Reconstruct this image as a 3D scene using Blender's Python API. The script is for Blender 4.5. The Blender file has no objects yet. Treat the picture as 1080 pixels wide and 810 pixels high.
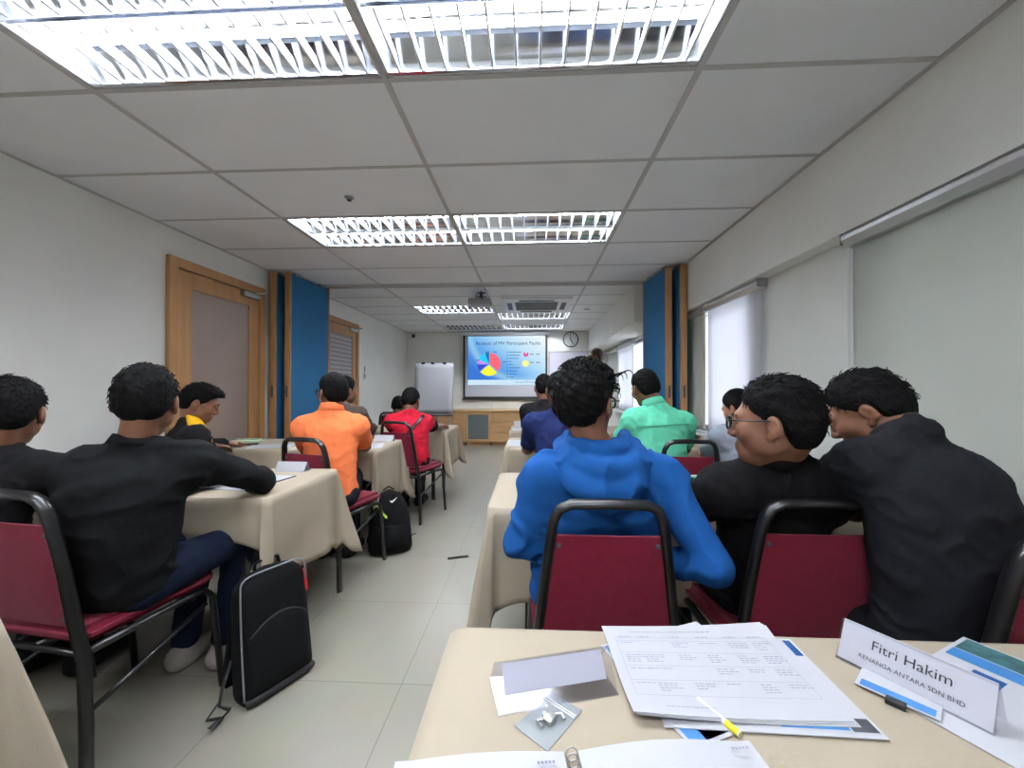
import bpy, bmesh, math, random
import numpy as np
from mathutils import Vector, Matrix

random.seed(7)
SC = bpy.context.scene
COL = SC.collection
PI = math.pi

# ------------------------------------------------------------------ camera, world, exposure
cam_d = bpy.data.cameras.new('camera')
cam_d.sensor_width = 36.0
cam_d.lens = 418.0 / 1080.0 * 36.0
cam_d.clip_start = 0.02
cam = bpy.data.objects.new('camera', cam_d)
COL.objects.link(cam)
cam.location = (0, 0, 1.2)
cam.rotation_euler = (PI / 2 + 0.0086, 0, 0.0493)
SC.camera = cam
SC.view_settings.view_transform = 'Standard'
SC.view_settings.look = 'None'
SC.view_settings.gamma = 1.0
SC.view_settings.use_curve_mapping = False
SC.view_settings.exposure = 0.58
TUBE_POWER = 84.0
SKY_POWER = 2.6
SLIDE_POWER = 0.68

w = bpy.data.worlds.new('sky')
SC.world = w
w.use_nodes = True
bg = w.node_tree.nodes['Background']
bg.inputs[0].default_value = (0.86, 0.93, 1.0, 1)
bg.inputs[1].default_value = SKY_POWER

# ------------------------------------------------------------------ materials
def lin(c):
    return tuple(((v / 255) / 12.92 if v / 255 <= 0.04045 else ((v / 255 + 0.055) / 1.055) ** 2.4) for v in c)

def mat(name, rgb, rough=0.6, metal=0.0, var=0.0, vscale=8.0, bump=0.0, bscale=60.0, spec=0.5, stretch=None, alpha=1.0, trans=0.0, sheen=0.0):
    m = bpy.data.materials.new(name)
    m.use_nodes = True
    nt = m.node_tree
    b = nt.nodes['Principled BSDF']
    c = lin(rgb)
    b.inputs['Base Color'].default_value = (*c, 1)
    b.inputs['Roughness'].default_value = rough
    b.inputs['Metallic'].default_value = metal
    b.inputs['Specular IOR Level'].default_value = spec
    b.inputs['Alpha'].default_value = alpha
    b.inputs['Transmission Weight'].default_value = trans
    b.inputs['Sheen Weight'].default_value = sheen
    tc = nt.nodes.new('ShaderNodeTexCoord')
    mp = nt.nodes.new('ShaderNodeMapping')
    if stretch:
        mp.inputs['Scale'].default_value = stretch
    nt.links.new(tc.outputs['Object'], mp.inputs[0])
    if var > 0:
        n = nt.nodes.new('ShaderNodeTexNoise')
        n.inputs['Scale'].default_value = vscale
        n.inputs['Detail'].default_value = 5
        nt.links.new(mp.outputs[0], n.inputs['Vector'])
        r = nt.nodes.new('ShaderNodeValToRGB')
        r.color_ramp.elements[0].position = 0.3
        r.color_ramp.elements[1].position = 0.7
        r.color_ramp.elements[0].color = (*[v * (1 - var) for v in c], 1)
        r.color_ramp.elements[1].color = (*[min(1, v * (1 + var)) for v in c], 1)
        nt.links.new(n.outputs['Fac'], r.inputs[0])
        nt.links.new(r.outputs[0], b.inputs['Base Color'])
    if bump > 0:
        n2 = nt.nodes.new('ShaderNodeTexNoise')
        n2.inputs['Scale'].default_value = bscale
        n2.inputs['Detail'].default_value = 4
        nt.links.new(mp.outputs[0], n2.inputs['Vector'])
        bp = nt.nodes.new('ShaderNodeBump')
        bp.inputs['Strength'].default_value = bump
        bp.inputs['Distance'].default_value = 0.01
        nt.links.new(n2.outputs['Fac'], bp.inputs['Height'])
        nt.links.new(bp.outputs[0], b.inputs['Normal'])
    return m

def emis(name, rgb, strength):
    m = bpy.data.materials.new(name)
    m.use_nodes = True
    nt = m.node_tree
    nt.nodes.remove(nt.nodes['Principled BSDF'])
    e = nt.nodes.new('ShaderNodeEmission')
    e.inputs[0].default_value = (*lin(rgb), 1)
    e.inputs[1].default_value = strength
    nt.links.new(e.outputs[0], nt.nodes['Material Output'].inputs[0])
    return m

MT = {}
MT['wall'] = mat('painted_wall', (232, 232, 227), 0.8, var=0.03, vscale=3, bump=0.05, bscale=120)
MT['ceil'] = mat('ceiling_board', (234, 236, 239), 0.9, var=0.03, vscale=2.5, bump=0.12, bscale=220)
MT['tbar'] = mat('ceiling_tee', (186, 184, 184), 0.5)
MT['wood'] = mat('oak_veneer', (166, 122, 76), 0.45, var=0.16, vscale=3.0, stretch=(9, 9, 0.8), bump=0.03, bscale=20)
MT['woodh'] = mat('oak_veneer_flat', (182, 144, 100), 0.45, var=0.13, vscale=3.0, stretch=(0.8, 9, 9))
MT['doorglass'] = mat('frosted_panel', (140, 122, 112), 0.35, var=0.04, vscale=2)
MT['metal'] = mat('brushed_metal', (176, 176, 174), 0.35, 0.9)
MT['white'] = mat('white_enamel', (225, 226, 226), 0.4)
MT['louvre'] = mat('louvre_reflector', (206, 210, 218), 0.16, 1.0)
MT['blade'] = mat('louvre_blade', (236, 238, 242), 0.5)
MT['blackmetal'] = mat('black_tube_paint', (14, 14, 16), 0.32, spec=0.6)
MT['blackplastic'] = mat('black_plastic', (20, 20, 22), 0.45)
MT['maroon'] = mat('maroon_fabric', (108, 18, 40), 0.85, var=0.1, vscale=40, bump=0.25, bscale=400, spec=0.2, sheen=0.1)
MT['cloth'] = mat('cream_tablecloth', (157, 145, 128), 0.85, var=0.03, vscale=6, bump=0.1, bscale=350, spec=0.2)
MT['paper'] = mat('paper', (178, 178, 184), 0.7, spec=0.2)
MT['insert'] = mat('bright_paper', (238, 237, 242), 0.7, spec=0.2)
MT['ink'] = mat('grey_print', (120, 124, 136), 0.8)
MT['blackink'] = mat('dark_print', (40, 42, 52), 0.8)
MT['blueprint'] = mat('blue_print', (58, 118, 176), 0.5, var=0.1, vscale=20)
MT['darkblueprint'] = mat('dark_blue_print', (28, 72, 128), 0.5)
MT['tealprint'] = mat('teal_print', (54, 92, 96), 0.5, var=0.4, vscale=60)
MT['skin'] = mat('brown_skin', (118, 78, 57), 0.5, var=0.06, vscale=30, bump=0.06, bscale=300)
MT['skin2'] = mat('light_brown_skin', (184, 132, 102), 0.5, var=0.06, vscale=30, bump=0.06, bscale=300)
MT['hair'] = mat('black_hair', (11, 10, 11), 0.75, bump=0.3, bscale=90, stretch=(4, 1, 1), spec=0.12)
MT['brownhair'] = mat('brown_hair', (66, 42, 30), 0.5, bump=0.4, bscale=90, stretch=(4, 1, 1))
MT['eye'] = mat('eye_white', (214, 208, 202), 0.3)
MT['iris'] = mat('dark_iris', (30, 18, 12), 0.2)
MT['lip'] = mat('lip', (134, 78, 66), 0.5)
MT['bluepanel'] = mat('blue_partition_fabric', (26, 96, 140), 0.85, var=0.05, vscale=90, bump=0.1, bscale=400)
MT['blind'] = mat('grey_green_blind', (204, 207, 198), 0.8, var=0.02, vscale=4, bump=0.05, bscale=500)
MT['chrome'] = mat('aluminium_rail', (214, 214, 214), 0.3, 0.6)
MT['red'] = mat('red_plastic', (200, 30, 36), 0.5)
MT['lime'] = mat('lime_print', (196, 226, 60), 0.6)
MT['yellow'] = mat('yellow_plastic', (222, 206, 40), 0.4)
MT['bagfabric'] = mat('black_nylon', (9, 9, 11), 0.85, spec=0.2, var=0.15, vscale=60, bump=0.3, bscale=500)
MT['bagtrim'] = mat('grey_rubber', (34, 34, 37), 0.7)
MT['piping'] = mat('grey_piping', (120, 122, 126), 0.4)
MT['grey'] = mat('grey_plastic', (150, 150, 154), 0.5)
MT['darkgrey'] = mat('dark_grey_plastic', (62, 64, 70), 0.5)
MT['screenfab'] = mat('screen_fabric', (176, 178, 186), 0.9)
MT['wb'] = mat('whiteboard_face', (212, 210, 224), 0.2)

def fabric(name, rgb, wr=0.25, **k):
    return mat(name, rgb, 0.9, var=0.05, vscale=25, bump=wr, bscale=28, spec=0.15, **k)

def clear_plastic():
    m = bpy.data.materials.new('clear_acrylic')
    m.use_nodes = True
    nt = m.node_tree
    nt.nodes.remove(nt.nodes['Principled BSDF'])
    g = nt.nodes.new('ShaderNodeBsdfGlossy')
    g.inputs['Roughness'].default_value = 0.16
    t = nt.nodes.new('ShaderNodeBsdfTransparent')
    t.inputs[0].default_value = (0.93, 0.93, 0.95, 1)
    f = nt.nodes.new('ShaderNodeLayerWeight')
    f.inputs[0].default_value = 0.25
    mr = nt.nodes.new('ShaderNodeMapRange')
    mr.inputs[3].default_value = 0.05
    mr.inputs[4].default_value = 0.45
    nt.links.new(f.outputs['Facing'], mr.inputs[0])
    mx = nt.nodes.new('ShaderNodeMixShader')
    nt.links.new(mr.outputs[0], mx.inputs[0])
    nt.links.new(t.outputs[0], mx.inputs[1])
    nt.links.new(g.outputs[0], mx.inputs[2])
    nt.links.new(mx.outputs[0], nt.nodes['Material Output'].inputs[0])
    return m
MT['clear'] = clear_plastic()

def blind_translucent():
    m = bpy.data.materials.new('sunlit_blind')
    m.use_nodes = True
    nt = m.node_tree
    nt.nodes.remove(nt.nodes['Principled BSDF'])
    d = nt.nodes.new('ShaderNodeBsdfDiffuse'); d.inputs[0].default_value = (0.8, 0.8, 0.82, 1)
    t = nt.nodes.new('ShaderNodeBsdfTranslucent'); t.inputs[0].default_value = (0.9, 0.9, 0.93, 1)
    mx = nt.nodes.new('ShaderNodeMixShader'); mx.inputs[0].default_value = 0.6
    nt.links.new(d.outputs[0], mx.inputs[1]); nt.links.new(t.outputs[0], mx.inputs[2])
    nt.links.new(mx.outputs[0], nt.nodes['Material Output'].inputs[0])
    return m
MT['sunblind'] = blind_translucent()

def floor_mat():
    m = mat('floor_tiles', (196, 191, 180), 0.32, spec=0.4)
    nt = m.node_tree; b = nt.nodes['Principled BSDF']
    tc = nt.nodes.new('ShaderNodeTexCoord')
    mp = nt.nodes.new('ShaderNodeMapping')
    mp.inputs['Location'].default_value = (0.525 + 6.0, -1.59 + 6.0, 0)
    br = nt.nodes.new('ShaderNodeTexBrick')
    br.offset = 0.0
    br.inputs['Scale'].default_value = 1.0
    br.inputs['Brick Width'].default_value = 0.6
    br.inputs['Row Height'].default_value = 0.6
    br.inputs['Mortar Size'].default_value = 0.0018
    br.inputs['Mortar Smooth'].default_value = 0.1
    br.inputs['Color1'].default_value = (*lin((138, 134, 122)), 1)
    br.inputs['Color2'].default_value = (*lin((135, 131, 119)), 1)
    br.inputs['Mortar'].default_value = (*lin((104, 101, 92)), 1)
    n = nt.nodes.new('ShaderNodeTexNoise'); n.inputs['Scale'].default_value = 5; n.inputs['Detail'].default_value = 8
    mx = nt.nodes.new('ShaderNodeMix'); mx.data_type = 'RGBA'; mx.blend_type = 'MULTIPLY'
    mx.inputs['Factor'].default_value = 0.18
    nt.links.new(tc.outputs['Object'], mp.inputs[0]); nt.links.new(mp.outputs[0], br.inputs['Vector'])
    nt.links.new(tc.outputs['Object'], n.inputs['Vector'])
    nt.links.new(br.outputs['Color'], mx.inputs['A']); nt.links.new(n.outputs['Color'], mx.inputs['B'])
    nt.links.new(mx.outputs['Result'], b.inputs['Base Color'])
    return m
MT['floor'] = floor_mat()

# ------------------------------------------------------------------ mesh helpers
class MB:
    """collects shapes that become ONE mesh object"""
    def __init__(s):
        s.v = []; s.f = []
    def add(s, vs, fs, M=None):
        o = len(s.v)
        s.v += [tuple(M @ Vector(v)) if M is not None else tuple(v) for v in vs]
        s.f += [tuple(i + o for i in f) for f in fs]
        return s
    def bm(s, bm, M=None):
        bm.verts.index_update()
        s.add([v.co.copy() for v in bm.verts], [[v.index for v in f.verts] for f in bm.faces], M)
        bm.free(); return s
    def box(s, lo, hi, bev=0.0, M=None, seg=2):
        bm = bmesh.new()
        bmesh.ops.create_cube(bm, size=1)
        for v in bm.verts:
            v.co = Vector([lo[i] + (v.co[i] + 0.5) * (hi[i] - lo[i]) for i in range(3)])
        if bev > 0:
            bmesh.ops.bevel(bm, geom=bm.edges[:], offset=bev, segments=seg, affect='EDGES', profile=0.5)
        return s.bm(bm, M)
    def tube(s, pts, r, n=10, closed=False, caps=True, flat=None, M=None):
        """sweep a circle (or ellipse r x flat) along pts"""
        P = [Vector(p) for p in pts]; N = len(P)
        vs = []; fs = []
        up = Vector((0, 0, 1)); prev = None
        for i, p in enumerate(P):
            a = P[(i - 1) % N] if (i > 0 or closed) else P[0]
            b = P[(i + 1) % N] if (i < N - 1 or closed) else P[-1]
            t = (b - a).normalized()
            if prev is None:
                ref = up if abs(t.z) < 0.9 else Vector((1, 0, 0))
                u = t.cross(ref).normalized()
            else:
                u = (prev - t * prev.dot(t)).normalized()
            prev = u; q = t.cross(u)
            rr = r[i] if isinstance(r, (list, tuple)) else r
            r2 = rr if flat is None else flat
            for k in range(n):
                c = 2 * PI * k / n
                vs.append(p + u * (rr * math.cos(c)) + q * (r2 * math.sin(c)))
        M_ = N if closed else N - 1
        for i in range(M_):
            j = (i + 1) % N
            for k in range(n):
                l = (k + 1) % n
                fs.append((i * n + k, i * n + l, j * n + l, j * n + k))
        if caps and not closed:
            fs.append(tuple(range(n - 1, -1, -1))); fs.append(tuple((N - 1) * n + k for k in range(n)))
        return s.add(vs, fs, M)
    def lathe(s, prof, n=24, M=None, caps=True):
        vs = []; fs = []
        for r, z in prof:
            for k in range(n):
                c = 2 * PI * k / n
                vs.append((r * math.cos(c), r * math.sin(c), z))
        for i in range(len(prof) - 1):
            for k in range(n):
                l = (k + 1) % n
                fs.append((i * n + k, i * n + l, (i + 1) * n + l, (i + 1) * n + k))
        if caps:
            fs.append(tuple(range(n - 1, -1, -1))); fs.append(tuple((len(prof) - 1) * n + k for k in range(n)))
        return s.add(vs, fs, M)
    def prism(s, poly, z0, z1, M=None):
        n = len(poly)
        vs = [(x, y, z0) for x, y in poly] + [(x, y, z1) for x, y in poly]
        fs = [tuple(range(n - 1, -1, -1)), tuple(range(n, 2 * n))]
        fs += [(i, (i + 1) % n, n + (i + 1) % n, n + i) for i in range(n)]
        return s.add(vs, fs, M)
    def grid(s, rows, M=None, closed=False):
        n = len(rows[0]); vs = [p for r in rows for p in r]; fs = []
        for i in range(len(rows) - 1):
            for k in range(n if closed else n - 1):
                l = (k + 1) % n
                fs.append((i * n + k, i * n + l, (i + 1) * n + l, (i + 1) * n + k))
        return s.add(vs, fs, M)
    def build(s, name, m, parent=None, smooth=False, M=None, solid=0.0, sub=0):
        me = bpy.data.meshes.new(name)
        me.from_pydata(s.v, [], s.f)
        me.materials.append(m)
        bm = bmesh.new(); bm.from_mesh(me)
        bmesh.ops.recalc_face_normals(bm, faces=bm.faces[:])
        bm.to_mesh(me); bm.free()
        if smooth:
            me.polygons.foreach_set('use_smooth', [True] * len(me.polygons))
            if smooth != 'full':
                me.set_sharp_from_angle(angle=math.radians(40))
        o = bpy.data.objects.new(name, me)
        COL.objects.link(o)
        if parent is not None:
            o.parent = parent
        if M is not None:
            o.matrix_world = M
        if sub:
            md = o.modifiers.new('subdivision', 'SUBSURF'); md.levels = sub; md.render_levels = sub
        if solid:
            md = o.modifiers.new('thickness', 'SOLIDIFY'); md.thickness = solid; md.offset = -1
        return o

def tag(o, label=None, cat=None, group=None, kind=None):
    if label: o['label'] = label
    if cat: o['category'] = cat
    if group: o['group'] = group
    if kind: o['kind'] = kind
    return o

def thing(name, label, cat, loc=(0, 0, 0), rz=0.0, group=None):
    o = bpy.data.objects.new(name, None)
    COL.objects.link(o)
    o.empty_display_size = 0.1
    o.location = loc; o.rotation_euler = (0, 0, rz)
    return tag(o, label, cat, group)

def struct(o):
    o['kind'] = 'structure'; return o

def dup(root, loc, rz, label, group=None):
    r = root.copy(); COL.objects.link(r); r.location = loc; r.rotation_euler = (0, 0, rz); r['label'] = label
    if group: r['group'] = group
    for ch in list(root.children):
        c = ch.copy(); COL.objects.link(c); c.parent = r
        for g in ch.children:
            d = g.copy(); COL.objects.link(d); d.parent = c
    return r

def text_mesh(txt, size, M, mb, align='LEFT', depth=0.0):
    cu = bpy.data.curves.new('lettering', 'FONT')
    cu.body = txt; cu.size = size; cu.align_x = align; cu.extrude = depth; cu.resolution_u = 3
    o = bpy.data.objects.new('lettering', cu)
    COL.objects.link(o)
    dg = bpy.context.evaluated_depsgraph_get()
    me = bpy.data.meshes.new_from_object(o.evaluated_get(dg))
    mb.add([v.co.copy() for v in me.vertices], [tuple(p.vertices) for p in me.polygons], M)
    bpy.data.objects.remove(o); bpy.data.meshes.remove(me); bpy.data.curves.remove(cu)

def Tm(x, y, z, rz=0.0, rx=0.0, ry=0.0):
    return Matrix.Translation((x, y, z)) @ Matrix.Rotation(rz, 4, 'Z') @ Matrix.Rotation(rx, 4, 'X') @ Matrix.Rotation(ry, 4, 'Y')

# ------------------------------------------------------------------ room shell
XL, XR, XW = -2.70, 1.496, 1.60          # left wall, beam face, window wall
YB, YF = -1.6, 8.45                       # wall behind the camera, front wall
H = 2.40
XS = [XL, -1.767, -0.567, 0.633, XR]
YN = [1.51 + 0.6 * k for k in range(-5, 6)]
YS = [YB] + [y for y in YN if YB + 0.05 < y < 4.56] + [4.57 + 0.6 * k for k in range(0, 7)] + [YF]
YS = sorted(set(round(y, 3) for y in YS))
LIGHTS = []                               # (x0,x1,y0,y1)
for y0 in (0.91, 2.71, -0.89):
    LIGHTS += [(-1.767, -0.567, y0, y0 + 0.6), (-0.567, 0.633, y0, y0 + 0.6)]
ADDED_REAR = LIGHTS[4:]; LIGHTS = LIGHTS[:4]  # unseen rear pair, added for more ambient light on the near tables
LIGHTS += [(-1.767, -0.567, 5.77, 6.37), (-0.567, 0.633, 6.37, 6.97), (-1.767, -0.567, 7.57, 8.17), (-0.567, 0.633, 7.57, 8.17)] + ADDED_REAR

mb = MB(); mb.box((XL - 0.2, YB - 0.2, -0.1), (XW + 0.3, YF + 0.2, 0)); struct(mb.build('floor', MT['floor']))
mb = MB()
for i in range(len(XS) - 1):
    for j in range(len(YS) - 1):
        x0, x1, y0, y1 = XS[i], XS[i + 1], YS[j], YS[j + 1]
        cx, cy = (x0 + x1) / 2, (y0 + y1) / 2
        if any(a < cx < b and c < cy < d for a, b, c, d in LIGHTS):
            continue
        mb.box((x0, y0, H), (x1, y1, H + 0.015))
struct(mb.build('ceiling', MT['ceil']))
mb = MB()                                  # exposed tee bars of the ceiling grid
for x in XS[1:-1]:
    mb.box((x - 0.012, YB, H - 0.004), (x + 0.012, YF, H + 0.02))
for y in YS[1:-1]:
    mb.box((XL, y - 0.011, H - 0.003), (XR, y + 0.011, H + 0.02))
mb.box((XL, YB, H - 0.006), (XL + 0.02, YF, H + 0.02)); mb.box((XR - 0.02, YB, H - 0.006), (XR, 4.7, H + 0.02))
mb.box((XL, YF - 0.02, H - 0.006), (1.2, YF, H + 0.02))
struct(mb.build('trim_1', MT['tbar']))
mb = MB(); mb.box((XL - 0.2, YB - 0.2, H + 0.25), (XW + 0.3, YF + 0.2, H + 0.35)); struct(mb.build('ceiling_slab', MT['wall']))
mb = MB()                                  # plenum sides so no sky leaks in over the tiles
mb.box((XL - 0.1, YB, 0), (XL, YF, H + 0.3)); struct(mb.build('wall_left', MT['wall']))
mb = MB(); mb.box((XL - 0.1, YF, 0), (XW + 0.2, YF + 0.1, H + 0.3)); struct(mb.build('wall_front', MT['wall']))
mb = MB(); mb.box((XL - 0.1, YB - 0.1, 0), (XW + 0.2, YB, H + 0.3)); struct(mb.build('wall_back', MT['wall']))
# right wall with two window openings, and the beam above
WIN = [(2.90, 4.30, 0.80, 1.93), (5.75, 7.6, 0.80, 1.93)]
mb = MB()
ys = [YB, WIN[0][0], WIN[0][1], WIN[1][0], WIN[1][1], YF]
for k in range(5):
    if k in (1, 3):
        mb.box((XW, ys[k], 0), (XW + 0.12, ys[k + 1], 0.80)); mb.box((XW, ys[k], 1.93), (XW + 0.12, ys[k + 1], H + 0.3))
    else:
        mb.box((XW, ys[k], 0), (XW + 0.12, ys[k + 1], H + 0.3))
struct(mb.build('wall_right', MT['wall']))
mb = MB(); mb.box((XR, YB, 1.942), (XW + 0.02, 4.70, H + 0.3)); mb.box((1.20, 4.70, 1.965), (XW + 0.02, YF, H + 0.3))
struct(mb.build('wall_right_beam', MT['wall']))
MT['sill'] = mat('white_sill', (214, 214, 212), 0.5)
MT['winglass'] = MT['clear']
for n, (y0, y1, z0, z1) in enumerate(WIN):
    r = thing('window_%d' % (n + 1), None, None, (XW + 0.06, (y0 + y1) / 2, z0)); struct(r)
    L = (y1 - y0) / 2
    mb = MB()
    for a, b, c, d in ((-L, L, 0, 0.05), (-L, L, z1 - z0 - 0.05, z1 - z0), (-L, -L + 0.05, 0, z1 - z0), (L - 0.05, L, 0, z1 - z0), (-0.025, 0.025, 0, z1 - z0)):
        mb.box((-0.03, a, c), (0.03, b, d), 0.003)
    mb.build('window_frame', MT['grey'], r)
    mb = MB(); mb.box((-0.004, -L + 0.05, 0.05), (0.004, L - 0.05, z1 - z0 - 0.05)); mb.build('pane', MT['clear'], r)
    mb = MB(); mb.box((-0.18, -L - 0.05, -0.03), (-0.03, L + 0.05, 0.0), 0.004); mb.build('window_sill', MT['sill'], r)
# skirting
mb = MB(); mb.box((XL, YB, 0), (XL + 0.012, 2.74, 0.09)); mb.box((XL, 6.1, 0), (XL + 0.012, YF, 0.09)); struct(mb.build('baseboard_left', MT['white']))

# ------------------------------------------------------------------ doors in the left wall
def door(n, y0, y1, top, louvred):
    r = thing('door_%d' % n, None, None, (XL, (y0 + y1) / 2, 0)); struct(r)
    L = (y1 - y0) / 2; fw = 0.075
    mb = MB()
    mb.box((0, -L, 0), (0.035, -L + fw, top), 0.004); mb.box((0, L - fw, 0), (0.035, L, top), 0.004)
    mb.box((0, -L + fw, top - fw), (0.035, L - fw, top), 0.004)
    mb.build('door_frame', MT['wood'], r)
    a, b, t = -L + fw + 0.004, L - fw - 0.004, top - fw - 0.006
    g0, g1, gt, gb = a + 0.13, b - 0.13, t - 0.13, 0.25
    mb = MB()
    mb.box((0.002, a, 0.01), (0.02, g0, t), 0.002); mb.box((0.002, g1, 0.01), (0.02, b, t), 0.002)
    mb.box((0.002, g0, gt), (0.02, g1, t), 0.002); mb.box((0.002, g0, 0.01), (0.02, g1, gb), 0.002)
    leaf = mb.build('door_leaf', MT['wood'], r)
    mb = MB(); mb.box((0.003, g0, gb), (0.010, g1, gt))
    mb.build('glass_panel', MT['doorglass'], leaf)
    if louvred:  # louvre reflection in the door glass, laid on as grey strips
        mb = MB()
        k = 0
        while gb + 0.03 + k * 0.06 < gt:
            z = gb + 0.03 + k * 0.06; k += 1
            mb.box((0.010, g0, z - 0.016), (0.014, g1, z + 0.016))
        mb.build('reflected_slats', mat('slat_reflection', (166, 166, 176), 0.6), leaf)
    mb = MB()                              # overhead closer: body and folded arm
    mb.box((0.02, L - 0.33, t - 0.055), (0.065, L - 0.11, t - 0.005), 0.006)
    mb.tube([(0.055, L - 0.16, t), (0.12, L - 0.10, t + 0.01), (0.05, L - 0.02, t + 0.035)], 0.008, 8)
    mb.build('door_closer', MT['metal'], r, smooth=True)
    mb = MB(); mb.lathe([(0.026, 0), (0.026, 0.008)], 16, Tm(0.02, a + 0.06, 1.0, 0, 0, PI / 2))
    mb.tube([(0.025, a + 0.06, 1.0), (0.065, a + 0.06, 1.0), (0.07, a + 0.08, 1.0), (0.07, a + 0.18, 1.0)], 0.009, 8)
    mb.build('door_handle', MT['metal'], r, smooth=True)
door(1, 2.79, 3.845, 2.185, False)
door(2, 4.95, 6.01, 2.165, True)

# ------------------------------------------------------------------ ceiling lights
TUBE = emis('fluorescent_tube', (243, 249, 255), TUBE_POWER)
DEAD = mat('unlit_tube', (205, 208, 212), 0.3)
def ceiling_light(x0, x1, y0, y1, label, lit=True):
    cx, cy = (x0 + x1) / 2, (y0 + y1) / 2
    r = thing('ceiling_light', label, 'light', (cx, cy, H), 0, 'recessed louvred ceiling lights')
    L, W = (x1 - x0) / 2 - 0.014, (y1 - y0) / 2 - 0.014
    mb = MB()
    mb.box((-L, -W, 0.09), (L, W, 0.10)); mb.build('reflector_plate', MT['louvre'], r)
    mb = MB(); mb.box((-L, -W, 0), (-L + 0.006, W, 0.1)); mb.box((L - 0.006, -W, 0), (L, W, 0.1))
    mb.box((-L, -W, 0), (L, -W + 0.006, 0.1)); mb.box((-L, W - 0.006, 0), (L, W, 0.1))
    mb.build('housing', MT['white'], r)
    for s in (-1, 1):
        mb = MB(); mb.tube([(-L + 0.03, s * W * 0.5, 0.062), (L - 0.03, s * W * 0.5, 0.062)], 0.014, 8)
        mb.build('fluorescent_tube', TUBE if lit else DEAD, r, smooth=True)
    mb = MB()
    for s in (-1, 1):                      # curved reflector walls of each bay
        for q in (-1, 1):
            rows = []
            for k in range(6):
                t = k / 5
                yy = s * W * 0.5 + q * (W * 0.47 - 0.075 * t * t)
                rows.append([(-L + 0.01, yy, 0.004 + 0.07 * t), (L - 0.01, yy, 0.004 + 0.07 * t)])
            mb.grid(rows)
    mb.box((-L + 0.006, -0.006, 0.02), (L - 0.006, 0.006, 0.05))
    mb.box((-L + 0.006, -W + 0.004, 0.0), (L - 0.006, -W + 0.02, 0.006)); mb.box((-L + 0.006, W - 0.02, 0.0), (L - 0.006, W - 0.004, 0.006))
    mb.build('reflector', MT['louvre'], r, smooth=True)
    mb = MB()
    n = 13
    for s in (-1, 1):
        for k in range(n):
            x = -L + 0.05 + (2 * L - 0.1) * k / (n - 1)
            a, b = s * W * 0.5 - W * 0.46, s * W * 0.5 + W * 0.46
            c, d = s * W * 0.5 - W * 0.30, s * W * 0.5 + W * 0.30
            vs = []
            for dx0, dx1 in ((-0.004, -0.001), (0.004, 0.001)):
                vs += [(x + dx0, a, 0.003), (x + dx0, b, 0.003), (x + dx1, d, 0.045), (x + dx1, c, 0.045)]
            mb.add(vs, [(0, 1, 2, 3), (7, 6, 5, 4), (0, 4, 5, 1), (1, 5, 6, 2), (2, 6, 7, 3), (3, 7, 4, 0)])
    mb.build('louvre_blades', MT['blade'], r)
    return r
LL = ['largest bright louvred ceiling light at the upper left corner', 'large bright louvred ceiling light at the top centre',
      'middle bright louvred ceiling light left of the second row pair', 'middle bright louvred ceiling light right of the second row pair',
      'small far louvred ceiling light left of the projector', 'small far louvred ceiling light just beyond the air conditioner',
      'unlit dark louvred ceiling light above the left of the screen', 'farthest louvred ceiling light above the right of the screen',
      'added unseen louvred ceiling light behind viewer, left of room axis', 'added unseen louvred ceiling light behind viewer, right of room axis']
for k, a in enumerate(LIGHTS):
    ceiling_light(*a, LL[k], lit=(k != 6))

# ------------------------------------------------------------------ right wall: roller blinds
def roller_blind(label, y0, y1, zt, zb, x, m, cas=0.05):
    r = thing('roller_blind', label, 'blind', (x, (y0 + y1) / 2, zt), 0, 'roller blinds on the window wall')
    L = (y1 - y0) / 2
    mb = MB()
    prof = [(0.02, 0.0), (-cas + 0.012, 0.0), (-cas, -0.012), (-cas, -0.03), (-cas + 0.02, -0.062), (0.02, -0.066)]
    n = len(prof)
    vs = [(px, -L, pz) for px, pz in prof] + [(px, L, pz) for px, pz in prof]
    mb.add(vs, [tuple(range(n)), tuple(range(2 * n - 1, n - 1, -1))] + [(i, (i + 1) % n, n + (i + 1) % n, n + i) for i in range(n)])
    mb.build('cassette', MT['chrome'], r)
    for s in (-1, 1):
        mb = MB(); mb.box((-cas - 0.002, s * L - 0.005, -0.05), (0.02, s * L + 0.003, 0.002), 0.003); mb.build('end_cap', MT['grey'], r)
    mb = MB(); rows = []
    for k in range(9):
        z = -0.06 - (zt - 0.06 - zb) * k / 8
        rows.append([(-0.012 + 0.0015 * math.sin(k * 1.3 + j), -L + 0.015 + (2 * L - 0.03) * j / 8, z) for j in range(9)])
    mb.grid(rows); mb.build('blind_fabric', m, r, smooth=True, solid=0.001)
    mb = MB(); mb.tube([(-0.012, -L + 0.015, zb - zt), (-0.012, L - 0.015, zb - zt)], 0.012, 10); mb.build('bottom_bar', MT['grey'], r, smooth=True)
    mb = MB(); mb.tube([(-0.035, L - 0.01, -0.05), (-0.033, L - 0.01, -0.9), (-0.028, L - 0.01, -0.05)], 0.0025, 6); mb.build('bead_chain', MT['white'], r)
    return r
roller_blind('closed grey green roller blind nearest the viewer on right wall', -0.4, 1.985, 1.935, 0.75, 1.55, MT['blind'], 0.06)
roller_blind('brightly backlit white roller blind behind the seated woman', 2.76, 3.61, 1.935, 0.82, 1.575, MT['sunblind'])
roller_blind('shaded grey roller blind beside the right blue partition', 3.635, 4.30, 1.93, 0.82, 1.575, MT['blind'])
roller_blind('bright far roller blind beyond the right blue partition', 6.2, 7.2, 1.93, 0.82, 1.575, MT['sunblind'])
roller_blind('farthest grey roller blind near the wall clock corner', 7.22, 8.3, 1.93, 0.82, 1.575, MT['blind'])

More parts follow.
